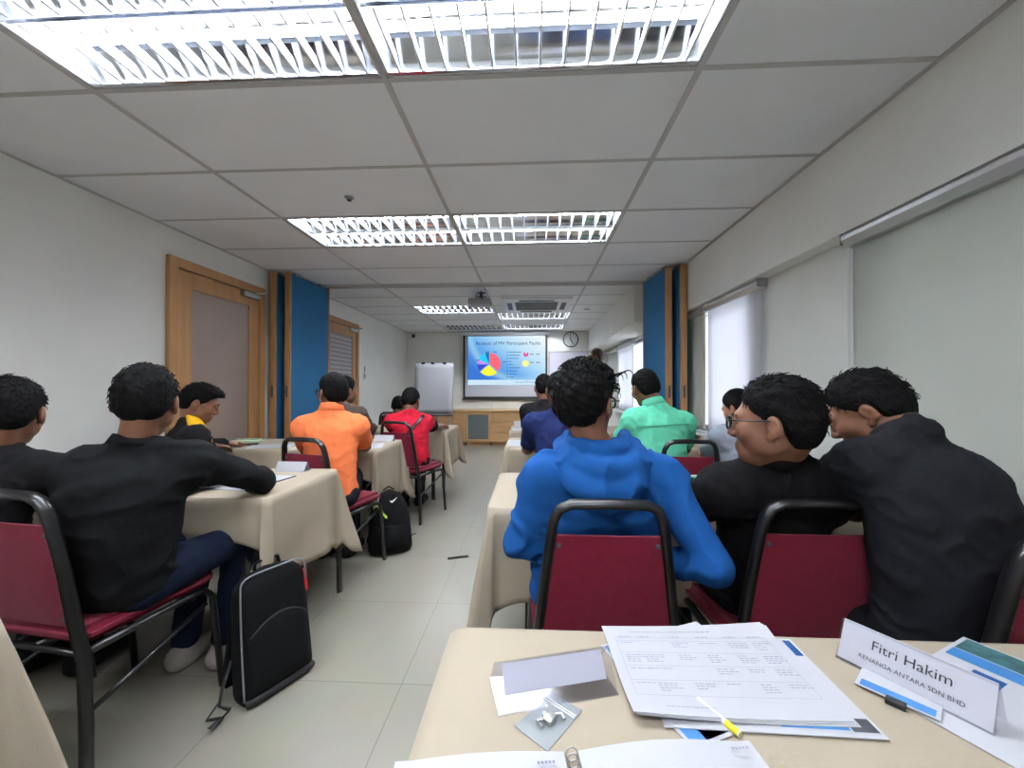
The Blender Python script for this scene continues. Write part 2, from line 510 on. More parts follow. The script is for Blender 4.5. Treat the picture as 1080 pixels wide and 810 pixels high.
# ------------------------------------------------------------------ folding partitions
def partition(label, x, y, rz, length, th=0.055):
    r = thing('partition_panel', label, 'partition', (x, y, 0), rz, 'folded blue partition panels')
    mb = MB(); mb.box((-th / 2, 0.022, 0.03), (th / 2, length - 0.022, 2.37), 0.003); mb.build('fabric_panel', MT['bluepanel'], r)
    for a, b in ((0, 0.022), (length - 0.022, length)):
        mb = MB(); mb.box((-th / 2 - 0.004, a, 0.015), (th / 2 + 0.004, b, 2.385), 0.003); mb.box((-0.012, a - 0.004 if a == 0 else b - 0.004, 0.03), (0.012, a + 0.01 if a == 0 else b + 0.004, 2.36))
        mb.build('edge_post', MT['wood'], r)
    mb = MB(); mb.box((-0.010, -0.008, 1.10), (0.010, 0.0, 1.22), 0.003); mb.build('latch', MT['darkgrey'], r)
    mb = MB(); mb.box((-0.02, 0.1, 2.37), (0.02, 0.16, 2.398)); mb.box((-0.02, length - 0.16, 2.37), (0.02, length - 0.1, 2.398)); mb.build('trolley', MT['metal'], r)
    return r
partition('blue fabric partition panel nearest the orange shirted person', -2.495, 3.93, -0.07, 0.70)
partition('folded partition panel between blue panel and left wall, wood edge showing', -2.63, 3.90, 0.0, 0.70)
partition('right blue partition panel facing the aisle behind mint shirted person', 1.34, 3.93, 0.10, 0.60)
partition('folded partition panel between right blue panel and window, wood edge showing', 1.455, 3.86, 0.05, 0.62)
mb = MB(); mb.box((XL, 4.54, H - 0.012), (XR, 4.58, H)); mb.box((XL, 4.62, H - 0.012), (XR, 4.66, H)); mb.box((XL, 4.58, H - 0.003), (XR, 4.62, H))
struct(mb.build('trim_2', MT['tbar']))

# ------------------------------------------------------------------ front wall: screen, clock, whiteboard, cabinet, flip chart
def slide_mat():
    m = bpy.data.materials.new('slide_background')
    m.use_nodes = True
    nt = m.node_tree; nt.nodes.remove(nt.nodes['Principled BSDF'])
    e = nt.nodes.new('ShaderNodeEmission'); e.inputs[1].default_value = SLIDE_POWER
    tc = nt.nodes.new('ShaderNodeTexCoord')
    # a broad diagonal from blue (left, bottom) to pale (right, top), with a curved light band at the left
    sp = nt.nodes.new('ShaderNodeSeparateXYZ'); nt.links.new(tc.outputs['Object'], sp.inputs[0])
    def mth(op, a, b=None):
        n = nt.nodes.new('ShaderNodeMath'); n.operation = op
        for i, v in enumerate((a, b)):
            if v is None: continue
            if isinstance(v, (int, float)): n.inputs[i].default_value = v
            else: nt.links.new(v, n.inputs[i])
        return n.outputs[0]
    d = mth('ADD', mth('MULTIPLY', sp.outputs[0], 0.42), mth('MULTIPLY', sp.outputs[2], 0.55))
    r = nt.nodes.new('ShaderNodeValToRGB')
    el = r.color_ramp.elements
    el[0].position = 0.02; el[0].color = (*lin((62, 122, 214)), 1)
    el[1].position = 0.95; el[1].color = (*lin((232, 246, 252)), 1)
    x = el.new(0.35); x.color = (*lin((104, 172, 236)), 1)
    x = el.new(0.6); x.color = (*lin((176, 220, 246)), 1)
    nt.links.new(mth('ADD', d, 0.42), r.inputs[0])
    # arc band
    dx = mth('SUBTRACT', sp.outputs[0], 0.35); dz = mth('SUBTRACT', sp.outputs[2], 0.75)
    rad = mth('SQRT', mth('ADD', mth('MULTIPLY', dx, dx), mth('MULTIPLY', dz, dz)))
    band = mth('SUBTRACT', 1.0, mth('MULTIPLY', mth('ABSOLUTE', mth('SUBTRACT', rad, 1.17)), 9.0))
    cl = nt.nodes.new('ShaderNodeClamp'); nt.links.new(band, cl.inputs[0])
    mx = nt.nodes.new('ShaderNodeMix'); mx.data_type = 'RGBA'
    nt.links.new(mth('MULTIPLY', cl.outputs[0], 0.6), mx.inputs['Factor'])
    nt.links.new(r.outputs[0], mx.inputs['A']); mx.inputs['B'].default_value = (*lin((176, 222, 240)), 1)
    nt.links.new(mx.outputs['Result'], e.inputs[0])
    nt.links.new(e.outputs[0], nt.nodes['Material Output'].inputs[0])
    return m

scr = thing('projection_screen', 'pull-down projection screen showing a slide with a pie chart', 'screen', (-0.563, 8.36, 2.31))
mb = MB(); mb.box((-0.93, -0.04, -0.005), (0.93, 0.05, 0.07), 0.02); mb.build('housing', MT['white'], scr, smooth=True)
mb = MB(); mb.box((-0.89, 0.0, -1.35), (0.89, 0.003, 0.0)); mb.build('black_border', MT['blackplastic'], scr)
mb = MB(); mb.box((-0.845, -0.004, -1.305), (0.845, -0.001, 0.0)); mb.build('screen_fabric', MT['screenfab'], scr)
mb = MB(); mb.tube([(-0.9, 0.0, -1.36), (0.9, 0.0, -1.36)], 0.014, 10); mb.build('bottom_bar', MT['blackplastic'], scr, smooth=True)
sl = MB(); SW, SH = 0.82, 0.515
sl.box((-SW, -0.002, -SH), (SW, 0.0, SH))
slide = sl.build('slide', slide_mat(), scr); slide.location = (0.035, -0.0045, -0.545)
def slide_part(name, mb, rgb, st=None, label=None):
    o = mb.build(name, emis('slide_' + name, rgb, st or SLIDE_POWER), slide); o.location = (0, -0.003, 0)
    if label: o['label'] = label
    return o
mb = MB(); mb.add([(-SW, 0, -SH), (SW, 0, -SH), (SW, 0, -SH + 0.11), (-SW, 0, -SH + 0.11)], [(0, 1, 2, 3)]); slide_part('footer_band', mb, (206, 232, 250))
RX = Matrix.Rotation(PI / 2, 4, 'X')
mb = MB(); text_mesh('Analysis of MV Participant Faults', 0.105, Matrix.Translation((-0.66, 0, SH - 0.18)) @ RX, mb); slide_part('title', mb, (44, 62, 128), 0.6)
mb = MB(); text_mesh('Motorcycle MV Accident', 0.045, Matrix.Translation((0.18, 0, -SH + 0.05)) @ RX, mb); slide_part('footer_text', mb, (40, 60, 140), 0.6)
def pie(cx, cz, R, a0, a1):
    n = 16; vs = [(cx, 0, cz)]
    for k in range(n + 1):
        a = math.radians(a0 + (a1 - a0) * k / n); vs.append((cx + R * math.sin(a), 0, cz + R * math.cos(a)))
    m_ = MB(); m_.add(vs, [(0, k + 1, k + 2) for k in range(n)]); return m_
px, pz = -0.37, -0.075
for a0, a1, rgb, lb, off in ((3, 130, (232, 98, 112), 'red pie slice', 0.012), (134, 232, (226, 226, 62), 'yellow pie slice', 0.012), (236, 270, (58, 70, 200), 'dark blue pie slice', 0.012), (272, 292, (190, 130, 226), 'violet pie slice', 0.012), (294, 338, (40, 188, 232), 'cyan pie slice', 0.012), (340, 360, (24, 110, 168), 'teal pie slice', 0.012)):
    am = math.radians((a0 + a1) / 2)
    slide_part('pie_slice', pie(px + off * math.sin(am), pz + off * math.cos(am), 0.235, a0, a1), rgb, 0.85, lb)
mb = MB()
for k in range(9):
    z = 0.17 - k * 0.066
    mb.add([(0.0, 0, z), (0.03, 0, z), (0.03, 0, z + 0.018), (0.0, 0, z + 0.018)], [(0, 1, 2, 3)])
    L = (0.27, 0.25, 0.22, 0.06, 0.08, 0.24, 0.2, 0.17, 0.12)[k]
    for q in range(int(L / 0.026)):
        x = 0.055 + q * 0.026
        mb.add([(x, 0, z), (x + 0.019, 0, z), (x + 0.019, 0, z + 0.02), (x, 0, z + 0.02)], [(0, 1, 2, 3)])
slide_part('legend', mb, (70, 110, 170), 0.7)
mb = MB()
for k, (x, z) in enumerate(((0.34, 0.12), (0.34, -0.07))):
    pass
for x, z in ((0.50, 0.125), (0.63, 0.125), (0.50, -0.05), (0.63, -0.05), (-0.44, 0.175), (-0.28, 0.175), (-0.64, 0.0), (-0.08, -0.04)):
    for q in range(3):
        mb.add([(x + q * 0.025, 0, z), (x + q * 0.025 + 0.018, 0, z), (x + q * 0.025 + 0.018, 0, z + 0.02), (x + q * 0.025, 0, z + 0.02)], [(0, 1, 2, 3)])
slide_part('data_labels', mb, (60, 80, 120), 0.7)
slide_part('small_pie', pie(0.41, 0.135, 0.055, 40, 330), (214, 78, 140), 0.85)
slide_part('small_pie', pie(0.40, -0.06, 0.07, 0, 350), (240, 226, 130), 0.85)

# wall clock
ck = thing('wall_clock', 'round white wall clock with dark rim beside the screen', 'clock', (0.83, 8.45, 2.215))
RB = Matrix.Rotation(PI / 2, 4, 'X')
mb = MB(); mb.lathe([(0.145, 0.0), (0.165, 0.0), (0.168, 0.02), (0.16, 0.04), (0.148, 0.042), (0.143, 0.022)], 40, RB, False); mb.build('rim', MT['darkgrey'], ck, smooth=True)
mb = MB(); mb.lathe([(0.146, 0.01), (0.146, 0.022)], 40, RB); mb.build('dial', MT['white'], ck)
for k in range(12):
    mb = MB(); mb.box((-0.006, -0.026, 0.105), (0.006, -0.023, 0.132), 0, Matrix.Rotation(-k * PI / 6, 4, 'Y')); mb.build('hour_mark', MT['blackink'], ck)
for ang, L, wd in ((-8, 0.12, 0.006), (155, 0.10, 0.008)):
    mb = MB(); mb.box((-wd, -0.032, -0.02), (wd, -0.028, L), 0, Matrix.Rotation(math.radians(ang), 4, 'Y')); mb.build('hand', MT['blackink'], ck)

# whiteboard to the right of the screen
wbd = thing('whiteboard', 'whiteboard on the front wall right of the projection screen', 'whiteboard', (0.78, 8.45, 1.02))
mb = MB(); mb.box((-0.40, -0.018, 0.0), (0.40, 0.0, 0.93)); mb.build('writing_surface', MT['wb'], wbd)
mb = MB()
for a in (((-0.415, -0.024, -0.015), (0.415, 0, 0.0)), ((-0.415, -0.024, 0.93), (0.415, 0, 0.945)), ((-0.415, -0.024, 0), (-0.40, 0, 0.93)), ((0.40, -0.024, 0), (0.415, 0, 0.93))):
    mb.box(*a)
mb.build('frame', MT['metal'], wbd)
mb = MB(); mb.box((-0.3, -0.08, -0.02), (0.3, -0.01, -0.01), 0.002); mb.build('pen_tray', MT['metal'], wbd)

# low cabinet along the front wall
CY = 8.08
def cabinet(label, x0, x1, kind):
    r = thing('cabinet', label, 'cabinet', ((x0 + x1) / 2, 8.45, 0), 0, 'low oak cabinets along the front wall')
    L = (x1 - x0) / 2; D = 8.45 - CY
    mb = MB(); mb.box((-L, -D + 0.02, 0.07), (L, -0.005, 0.70), 0.002); mb.box((-L + 0.02, -D + 0.06, 0), (L - 0.02, -0.005, 0.07))
    mb.build('body', MT['woodh'], r)
    if kind == 'drawers':
        for k in range(3):
            z0 = 0.087 + k * 0.206
            mb = MB(); mb.box((-L + 0.004, -D, z0), (L - 0.004, -D + 0.019, z0 + 0.192), 0.003); d = mb.build('drawer', MT['woodh'], r)
            mb = MB(); mb.tube([(-0.06, -D, z0 + 0.13), (-0.06, -D - 0.022, z0 + 0.125), (0.06, -D - 0.022, z0 + 0.125), (0.06, -D, z0 + 0.13)], 0.007, 8); mb.build('handle', MT['wood'], d, smooth=True)
    else:
        n = 1
        mb = MB()
        if kind == 'glass':
            e = 0.055
            mb.box((-L + 0.004, -D, 0.085), (-L + e, -D + 0.019, 0.695), 0.002); mb.box((L - e, -D, 0.085), (L - 0.004, -D + 0.019, 0.695), 0.002)
            mb.box((-L + e, -D, 0.085), (L - e, -D + 0.019, 0.085 + e), 0.002); mb.box((-L + e, -D, 0.695 - e), (L - e, -D + 0.019, 0.695), 0.002)
            d = mb.build('door', MT['woodh'], r)
            mb = MB(); mb.box((-L + e, -D + 0.005, 0.085 + e), (L - e, -D + 0.010, 0.695 - e)); mb.build('glass', mat('smoked_glass', (96, 104, 104), 0.25), d)
        else:
            mb.box((-L + 0.008, -D, 0.085), (L - 0.008, -D + 0.019, 0.695), 0.003); d = mb.build('door', MT['woodh'], r)
        mb = MB(); mb.tube([(L - 0.03, -D, 0.44), (L - 0.03, -D - 0.02, 0.43), (L - 0.03, -D - 0.02, 0.35), (L - 0.03, -D, 0.34)], 0.005, 8); mb.build('handle', MT['woodh'], d, smooth=True)
    return r
cabinet('low oak cabinet door behind the flip chart', -2.60, -1.60, 'door')
cabinet('low oak cabinet door between flip chart and glass front cabinet', -1.60, -1.36, 'door')
cabinet('low oak cabinet with a dark glass door under the screen', -1.36, -0.83, 'glass')
cabinet('low oak cabinet with three drawers under the screen', -0.83, -0.35, 'drawers')
cabinet('low oak cabinet door behind the black shirted front row person', -0.35, 0.5, 'door')
ct = tag(MB().box((-2.62, CY - 0.02, 0.702), (0.52, 8.445, 0.735), 0.004).build('countertop', MT['woodh']), 'continuous oak countertop on the low cabinets along front wall', 'countertop')
tk = thing('cable_trunking', 'cream cable trunking on front wall above the countertop', 'trunking', (-0.9, 8.45, 0.74))
mb = MB(); mb.box((-0.27, -0.03, 0.0), (0.0, 0, 0.17), 0.003); mb.box((0.06, -0.03, 0), (1.3, 0, 0.17), 0.003); mb.build('panel', MT['wall'], tk)
mb = MB(); mb.box((0.005, -0.045, 0.0), (0.05, 0, 0.19), 0.003); mb.build('riser', MT['wall'], tk)

# flip chart
fc = thing('flip_chart', 'white flip chart easel with blank paper left of the screen', 'flip chart', (-1.71, 6.8, 0))
TL = math.radians(-7)
B = Matrix.Translation((0, 0, 0.745)) @ Matrix.Rotation(TL, 4, 'X')
mb = MB(); mb.box((-0.345, 0.004, -0.03), (0.345, 0.022, 0.90), 0.003, B); mb.build('board', MT['grey'], fc)
mb = MB(); rows = [[(-0.335 + 0.67 * i / 8, -0.004 - 0.006 * math.sin(PI * j / 10) - 0.004 * math.sin(i * 0.9) * (1 - j / 10), 0.885 * j / 10) for i in range(9)] for j in range(11)]
mb.grid(rows, B); mb.build('paper_pad', MT['paper'], fc, smooth=True, solid=0.004)
for x in (-0.2, -0.03, 0.18):
    mb = MB(); mb.box((x - 0.028, -0.018, 0.868), (x + 0.028, 0.03, 0.905), 0.005, B); mb.build('clip', MT['blackplastic'], fc)
mb = MB(); mb.box((-0.345, -0.05, -0.045), (0.345, 0.02, -0.028), 0.003, B); mb.build('pen_ledge', MT['blackplastic'], fc)
for a, b in (((-0.28, 0.02, 0.80), (-0.36, -0.12, 0)), ((0.28, 0.02, 0.80), (0.36, -0.12, 0)), ((0.0, 0.14, 1.55), (0.0, 0.50, 0))):
    mb = MB(); mb.tube([a, b], 0.012, 10); mb.lathe([(0.018, 0), (0.018, 0.02), (0.012, 0.03)], 12, Matrix.Translation((b[0], b[1], 0))); mb.build('leg', MT['grey'], fc, smooth=True)

# ------------------------------------------------------------------ ceiling things
pj = thing('projector', 'ceiling hung projector with black bracket left of the air conditioner', 'projector', (-0.64, 5.0, H))
mb = MB(); mb.box((-0.15, -0.12, -0.165), (0.13, 0.12, -0.085), 0.018); mb.build('body', MT['grey'], pj, smooth=True)
mb = MB(); mb.lathe([(0.034, 0.0), (0.036, 0.02), (0.028, 0.022), (0.026, 0.012)], 20, Tm(0.06, 0.118, -0.125, 0, -PI / 2)); mb.build('lens', MT['blackplastic'], pj, smooth=True)
mb = MB(); mb.tube([(0, 0, 0), (0, 0, -0.07)], 0.018, 12); mb.lathe([(0.06, -0.008), (0.06, 0)], 20)
mb.tube([(0, -0.02, -0.05), (0.07, -0.09, -0.06), (0.09, -0.1, -0.11)], 0.006, 8); mb.tube([(0, 0.02, -0.05), (-0.06, -0.08, -0.05), (-0.05, -0.1, -0.1)], 0.006, 8)
mb.box((-0.06, -0.06, -0.088), (0.06, 0.06, -0.068), 0.004); mb.build('bracket', MT['blackmetal'], pj, smooth=True)
mb = MB(); mb.tube([(0.02, -0.11, -0.12), (0.04, -0.16, -0.09), (0.02, -0.15, -0.02), (0.01, -0.1, -0.001)], 0.005, 8); mb.build('cable', MT['blackplastic'], pj, smooth=True)

ac = thing('air_conditioner', 'white ceiling cassette air conditioner with dark centre grille', 'air conditioner', (0.07, 5.73, H))
def ring(mb, o, i, z0, z1):
    vs = []
    for r, z in ((o, z0), (i, z0), (i, z1), (o, z1)):
        vs += [(-r, -r, z), (r, -r, z), (r, r, z), (-r, r, z)]
    for q in range(4):
        for k in range(4):
            l = (k + 1) % 4; p = (q + 1) % 4
            mb.add([vs[q * 4 + k], vs[q * 4 + l], vs[p * 4 + l], vs[p * 4 + k]], [(0, 1, 2, 3)])
mb = MB(); ring(mb, 0.475, 0.30, -0.03, 0.0)
mb.build('panel', MT['white'], ac)
mb = MB(); mb.box((-0.295, -0.295, -0.012), (0.295, 0.295, -0.006))
mb.build('filter', MT['darkgrey'], ac)
mb = MB()
for k in range(13):
    y = -0.27 + k * 0.045; mb.box((-0.295, y - 0.006, -0.03), (0.295, y + 0.006, -0.013), 0, None)
for k in range(4):
    mb.box((-0.2 + k * 0.133 - 0.004, -0.295, -0.028), (-0.2 + k * 0.133 + 0.004, 0.295, -0.014))
mb.build('grille', MT['grey'], ac)
for k in range(4):
    M = Matrix.Rotation(k * PI / 2, 4, 'Z'); mb = MB(); mb.box((-0.24, 0.345, -0.034), (0.24, 0.415, -0.028), 0.002, M); mb.build('air_slot', MT['blackplastic'], ac)
sp = thing('sprinkler_head', 'small round sprinkler on the ceiling above the left door', 'sprinkler', (-1.15, 2.44, H))
mb = MB(); mb.lathe([(0.030, 0), (0.028, -0.004), (0.012, -0.006)], 20); mb.build('escutcheon', MT['metal'], sp, smooth=True)
mb = MB(); mb.tube([(0.008, 0, -0.008), (0.012, 0, -0.012), (0, 0, -0.018)], 0.003, 6); mb.tube([(-0.008, 0, -0.008), (-0.012, 0, -0.012), (0, 0, -0.018)], 0.003, 6); mb.lathe([(0.014, -0.021), (0.014, -0.018)], 14); mb.build('deflector', MT['darkgrey'], sp, smooth=True)
dl = thing('downlight', 'small dark downlight near the right far corner of the ceiling', 'light', (0.85, 6.1, H))
mb = MB(); mb.lathe([(0.07, 0), (0.068, -0.008), (0.05, -0.01), (0.046, -0.002)], 24); mb.build('trim_ring', MT['white'], dl, smooth=True)
mb = MB(); mb.lathe([(0.045, -0.003), (0.045, -0.005)], 24); mb.build('lens', MT['darkgrey'], dl)
cc = thing('wall_sensor', 'small dark sensor on front wall at the left ceiling corner', 'sensor', (-2.55, 8.45, 2.30))
mb = MB(); mb.box((-0.04, -0.02, -0.03), (0.04, 0, 0.05), 0.006); mb.build('base', MT['grey'], cc)
mb = MB(); mb.tube([(0, -0.02, 0.02), (0.02, -0.08, 0.0)], [0.012, 0.03], 12); mb.build('head', MT['darkgrey'], cc, smooth=True)
sw = thing('wall_switch', 'small white switch on the left wall beyond the far door', 'switch', (XL, 6.27, 1.38))
mb = MB(); mb.box((0, -0.045, -0.06), (0.012, 0.045, 0.06), 0.003); mb.build('plate', MT['white'], sw)
mb = MB(); mb.box((0.010, -0.02, -0.03), (0.018, 0.02, 0.03), 0.002); mb.build('rocker', MT['grey'], sw)
mb = MB(); mb.tube([(0.012, 0, 0.06), (0.012, 0, 0.16)], 0.006, 8); mb.build('conduit', MT['grey'], sw)

# ------------------------------------------------------------------ tables with cloths
TABLE_Z = 0.735
def table(label, clabel, x0, x1, y0, y1, near, right, left, far, seed, tail=1.0):
    L, W = (x1 - x0) / 2, (y1 - y0) / 2; cx, cy = (x0 + x1) / 2, (y0 + y1) / 2
    r = thing('folding_table', label, 'table', (cx, cy, 0), 0, 'folding training tables')
    i = 0.006
    mb = MB(); mb.box((-L + i, -W + i, TABLE_Z - 0.028), (L - i, W - i, TABLE_Z), 0.006); mb.build('tabletop', MT['woodh'], r)
    for sx in (-1, 1):
        for sy in (-1, 1):
            mb = MB(); X, Y = sx * (L - 0.16), sy * (W - 0.08)
            mb.box((X - 0.0175, Y - 0.0175, 0.015), (X + 0.0175, Y + 0.0175, TABLE_Z - 0.028), 0.003); mb.lathe([(0.02, 0.0), (0.02, 0.012), (0.012, 0.03)], 12, Matrix.Translation((X, Y, 0)))
            mb.build('leg', MT['blackmetal'], r)
        mb = MB(); X = sx * (L - 0.16); mb.box((X - 0.012, -W + 0.09, 0.60), (X + 0.012, W - 0.09, 0.64), 0.003); mb.build('cross_bar', MT['blackmetal'], r)
    # cloth: top skin and hanging skirt with corner cones
    rng = random.Random(seed); ph = [rng.uniform(0, 6.28) for _ in range(12)]
    per = []; rad = 0.03; nx = int(2 * L / 0.025); ny = int(2 * W / 0.025); nc = 14
    hang = {'near': near, 'right': right, 'far': far, 'left': left}
    def blend(a, b, t): return a + (b - a) * t
    order = [('near', (-L + rad, -W), (L - rad, -W), (0, -1), (L - rad, -W + rad), 'right'), ('right', (L, -W + rad), (L, W - rad), (1, 0), (L - rad, W - rad), 'far'), ('far', (L - rad, W), (-L + rad, W), (0, 1), (-L + rad, W - rad), 'left'), ('left', (-L, W - rad), (-L, -W + rad), (-1, 0), (-L + rad, -W + rad), 'near')]
    for (nm, a, b, nrm, cc_, nxt), n in zip(order, (nx, ny, nx, ny)):
        for k in range(n + 1):
            t = k / n; per.append((a[0] + (b[0] - a[0]) * t, a[1] + (b[1] - a[1]) * t, nrm[0], nrm[1], hang[nm], 0.0, t, 1.0))
        a0 = math.atan2(nrm[1], nrm[0])
        for k in range(1, nc):
            t = k / nc; an = a0 + t * PI / 2
            f = math.sin(PI * t)
            h1, h2 = hang[nm], hang[nxt]
            l = blend(h1, h2, t) * (1 - f) + f * min(max(h1, h2) * 1.32, 0.56)
            per.append((cc_[0] + rad * math.cos(an), cc_[1] + rad * math.sin(an), math.cos(an), math.sin(an), l, f, t, tail if nm == 'near' else 1.0))
    z = TABLE_Z + 0.006
    rows = []
    R = 14
    arc = 0.0
    for q in range(R + 1):
        t = q / R; row = []
        for j, (x, y, ux, uy, l, f, tt, tl) in enumerate(per):
            s = j * 0.025
            edge = 0.004
            if f > 0:
                cone = math.cos(2 * PI * 2 * (tt - 0.5)) * 0.5 + 0.5 if abs(tt - 0.5) < 0.25 else 0.0
                out = t * (0.012 + 0.075 * f * tl + 0.055 * cone * f * tl)
            else:
                nearc = max(0.0, 1 - min(tt, 1 - tt) * (2 * L if abs(uy) > 0.5 else 2 * W) / 0.16)
                out = t * (0.022 + 0.016 * math.sin(s * 8 + ph[0]) + 0.007 * math.sin(s * 19 + ph[1])) * (1 - 0.8 * nearc) - 0.012 * t * nearc
                l = l * (1 + 0.04 * math.sin(s * 5 + ph[2])) + 0.05 * nearc * nearc
            out += 0.004 * math.sin(t * 7 + s * 4 + ph[3]) * t
            d = edge * min(1, t * 8)
            zz = z - 0.004 * (1 - (1 - min(1, t * 12)) ** 2) - l * t
            row.append((x + ux * (out + d), y + uy * (out + d), zz))
        rows.append(row)
    mb = MB(); mb.grid(rows, closed=True)
    o = len(mb.v); n = len(per)
    mb.v.append((0, 0, z)); ins = len(mb.v)
    mb.v += [(p[0] * 0.97, p[1] * 0.97, z) for p in per]
    for k in range(n):
        l = (k + 1) % n
        mb.f.append((k, l, ins + l, ins + k)); mb.f.append((ins + k, ins + l, o))
    # weld shared verts is not needed: indices are shared
    c = mb.build('tablecloth', MT['cloth'], None, smooth='full', solid=0.0025); c.location = (cx, cy, 0)
    tag(c, clabel, 'tablecloth', 'cream tablecloths')
    return r
TOP = TABLE_Z + 0.0065
table('folding table under the viewer\'s own cream cloth in the foreground', 'cream tablecloth in the foreground under the name plate and papers', -0.152, 1.40, 0.155, 0.757, 0.34, 0.34, 0.34, 0.30, 1)
table('folding table at the lower left corner under a cream cloth', 'cream tablecloth hanging at the lower left corner of the photo', -2.58, -1.06, 0.155, 0.757, 0.34, 0.44, 0.34, 0.36, 2)
table('folding table in front of the black long-sleeved person with backpack', 'cream tablecloth under the black long-sleeved person\'s elbow', -2.60, -1.085, 1.585, 2.185, 0.17, 0.37, 0.34, 0.36, 3, 0.0)
table('folding table in front of the orange shirted person', 'cream tablecloth in front of the orange shirted person', -2.60, -1.135, 2.85, 3.44, 0.19, 0.40, 0.34, 0.36, 4, 0.35)
table('folding table with bare black legs in front of the red shirted person', 'cream tablecloth in front of the red shirted person', -2.30, -0.888, 4.12, 4.78, 0.30, 0.36, 0.34, 0.33, 5)
table('folding table in front of the blue hooded person', 'cream tablecloth in front of the blue hooded person', -0.168, 1.40, 1.50, 2.13, 0.34, 0.40, 0.45, 0.36, 6)
table('folding table in front of the navy shirted person', 'cream tablecloth in front of the navy shirted person', -0.205, 1.45, 3.03, 3.65, 0.28, 0.36, 0.40, 0.36, 7)
table('folding table in front of the front row black shirted person', 'cream tablecloth in the right front row before the black shirted person', -0.235, 1.1, 4.15, 4.77, 0.28, 0.36, 0.40, 0.36, 8)

# ------------------------------------------------------------------ chairs
def make_chair(label):
    r = thing('banquet_chair', label, 'chair', (0, 0, 0), 0, 'maroon banquet chairs with black tube frames')
    mb = MB()                              # padded seat, a little wider at the front
    bm = bmesh.new(); bmesh.ops.create_cube(bm, size=1)
    for v in bm.verts:
        fr = v.co.y > 0
        v.co = Vector((v.co.x * (0.43 if fr else 0.39), v.co.y * 0.42, 0.455 + v.co.z * 0.055))
    bmesh.ops.bevel(bm, geom=bm.edges[:], offset=0.022, segments=3, affect='EDGES')
    mb.bm(bm); mb.build('seat', MT['maroon'], r, smooth=True)
    # back frame: one bent tube from the rear feet up and round the top
    def side(s):
        return [(s * 0.222, -0.215, 0.0), (s * 0.216, -0.212, 0.20), (s * 0.207, -0.212, 0.40), (s * 0.190, -0.222, 0.50), (s * 0.172, -0.236, 0.65), (s * 0.153, -0.254, 0.80), (s * 0.145, -0.262, 0.845), (s * 0.128, -0.268, 0.876), (s * 0.100, -0.271, 0.889)]
    pts = side(-1) + [(0, -0.273, 0.892)] + side(1)[::-1]
    mb = MB(); mb.tube(pts, 0.0185, 12, flat=0.0135); mb.build('back_frame', MT['blackmetal'], r, smooth='full')
    # back cushion: trapezoid pad bowed between the frame tubes
    rows = []
    N = 8
    for fb in (0,):
        pass
    front = []; back = []
    for j in range(N + 1):
        t = j / N; z = 0.50 + 0.30 * t
        wdt = 0.176 - 0.038 * t; y = -0.224 - 0.030 * t
        e = math.sin(PI * t) ** 0.35 if 0 < t < 1 else 0
        fr = []; bk = []
        for i in range(N + 1):
            u = -1 + 2 * i / N; ex = (1 - abs(u) ** 6)
            fr.append((u * wdt, y + 0.004 + 0.020 * ex * e + 0.006 * u * u, z)); bk.append((u * wdt, y - 0.004 - 0.006 * ex * e, z))
        front.append(fr); back.append(bk)
    mb = MB(); mb.grid(front); mb.grid([b[::-1] for b in back])
    for j in range(N):
        for i in (0, N):
            mb.add([front[j][i], front[j + 1][i], back[j + 1][i], back[j][i]], [(0, 1, 2, 3)])
    for j in (0, N):
        for i in range(N):
            mb.add([front[j][i], front[j][i + 1], back[j][i + 1], back[j][i]], [(0, 1, 2, 3)])
    mb.build('backrest', MT['maroon'], r, smooth=True)
    for s in (-1, 1):
        for z, x in ((0.525, 0.165), (0.775, 0.132)):
            mb = MB(); mb.lathe([(0.007, 0.0), (0.007, 0.004), (0.004, 0.006)], 10, Tm(s * x, -0.226 - 0.1 * (z - 0.5) - 0.003, z, 0, PI / 2)); mb.build('screw', MT['darkgrey'], r)
    for s in (-1, 1):
        mb = MB(); mb.tube([(s * 0.20, -0.20, 0.415), (s * 0.205, 0.10, 0.418), (s * 0.205, 0.165, 0.412), (s * 0.208, 0.195, 0.38), (s * 0.215, 0.235, 0.0)], 0.0125, 10); mb.build('leg', MT['blackmetal'], r, smooth='full')
        mb = MB(); mb.tube([(s * 0.214, -0.212, 0.24), (s * 0.207, 0.17, 0.36)], 0.008, 8); mb.build('side_stretcher', MT['blackmetal'], r, smooth='full')
    mb = MB(); mb.tube([(-0.205, 0.12, 0.405), (0.205, 0.12, 0.405)], 0.010, 8); mb.tube([(-0.205, -0.20, 0.405), (0.205, -0.20, 0.405)], 0.010, 8); mb.tube([(0, -0.20, 0.41), (0, 0.12, 0.41)], 0.010, 8); mb.build('seat_frame', MT['blackmetal'], r, smooth='full')
    return r
CG = None
chair0 = make_chair('maroon banquet chair with person in blue hoodie, back panel facing viewer')
chair0.location = (0.205, 1.335, 0)
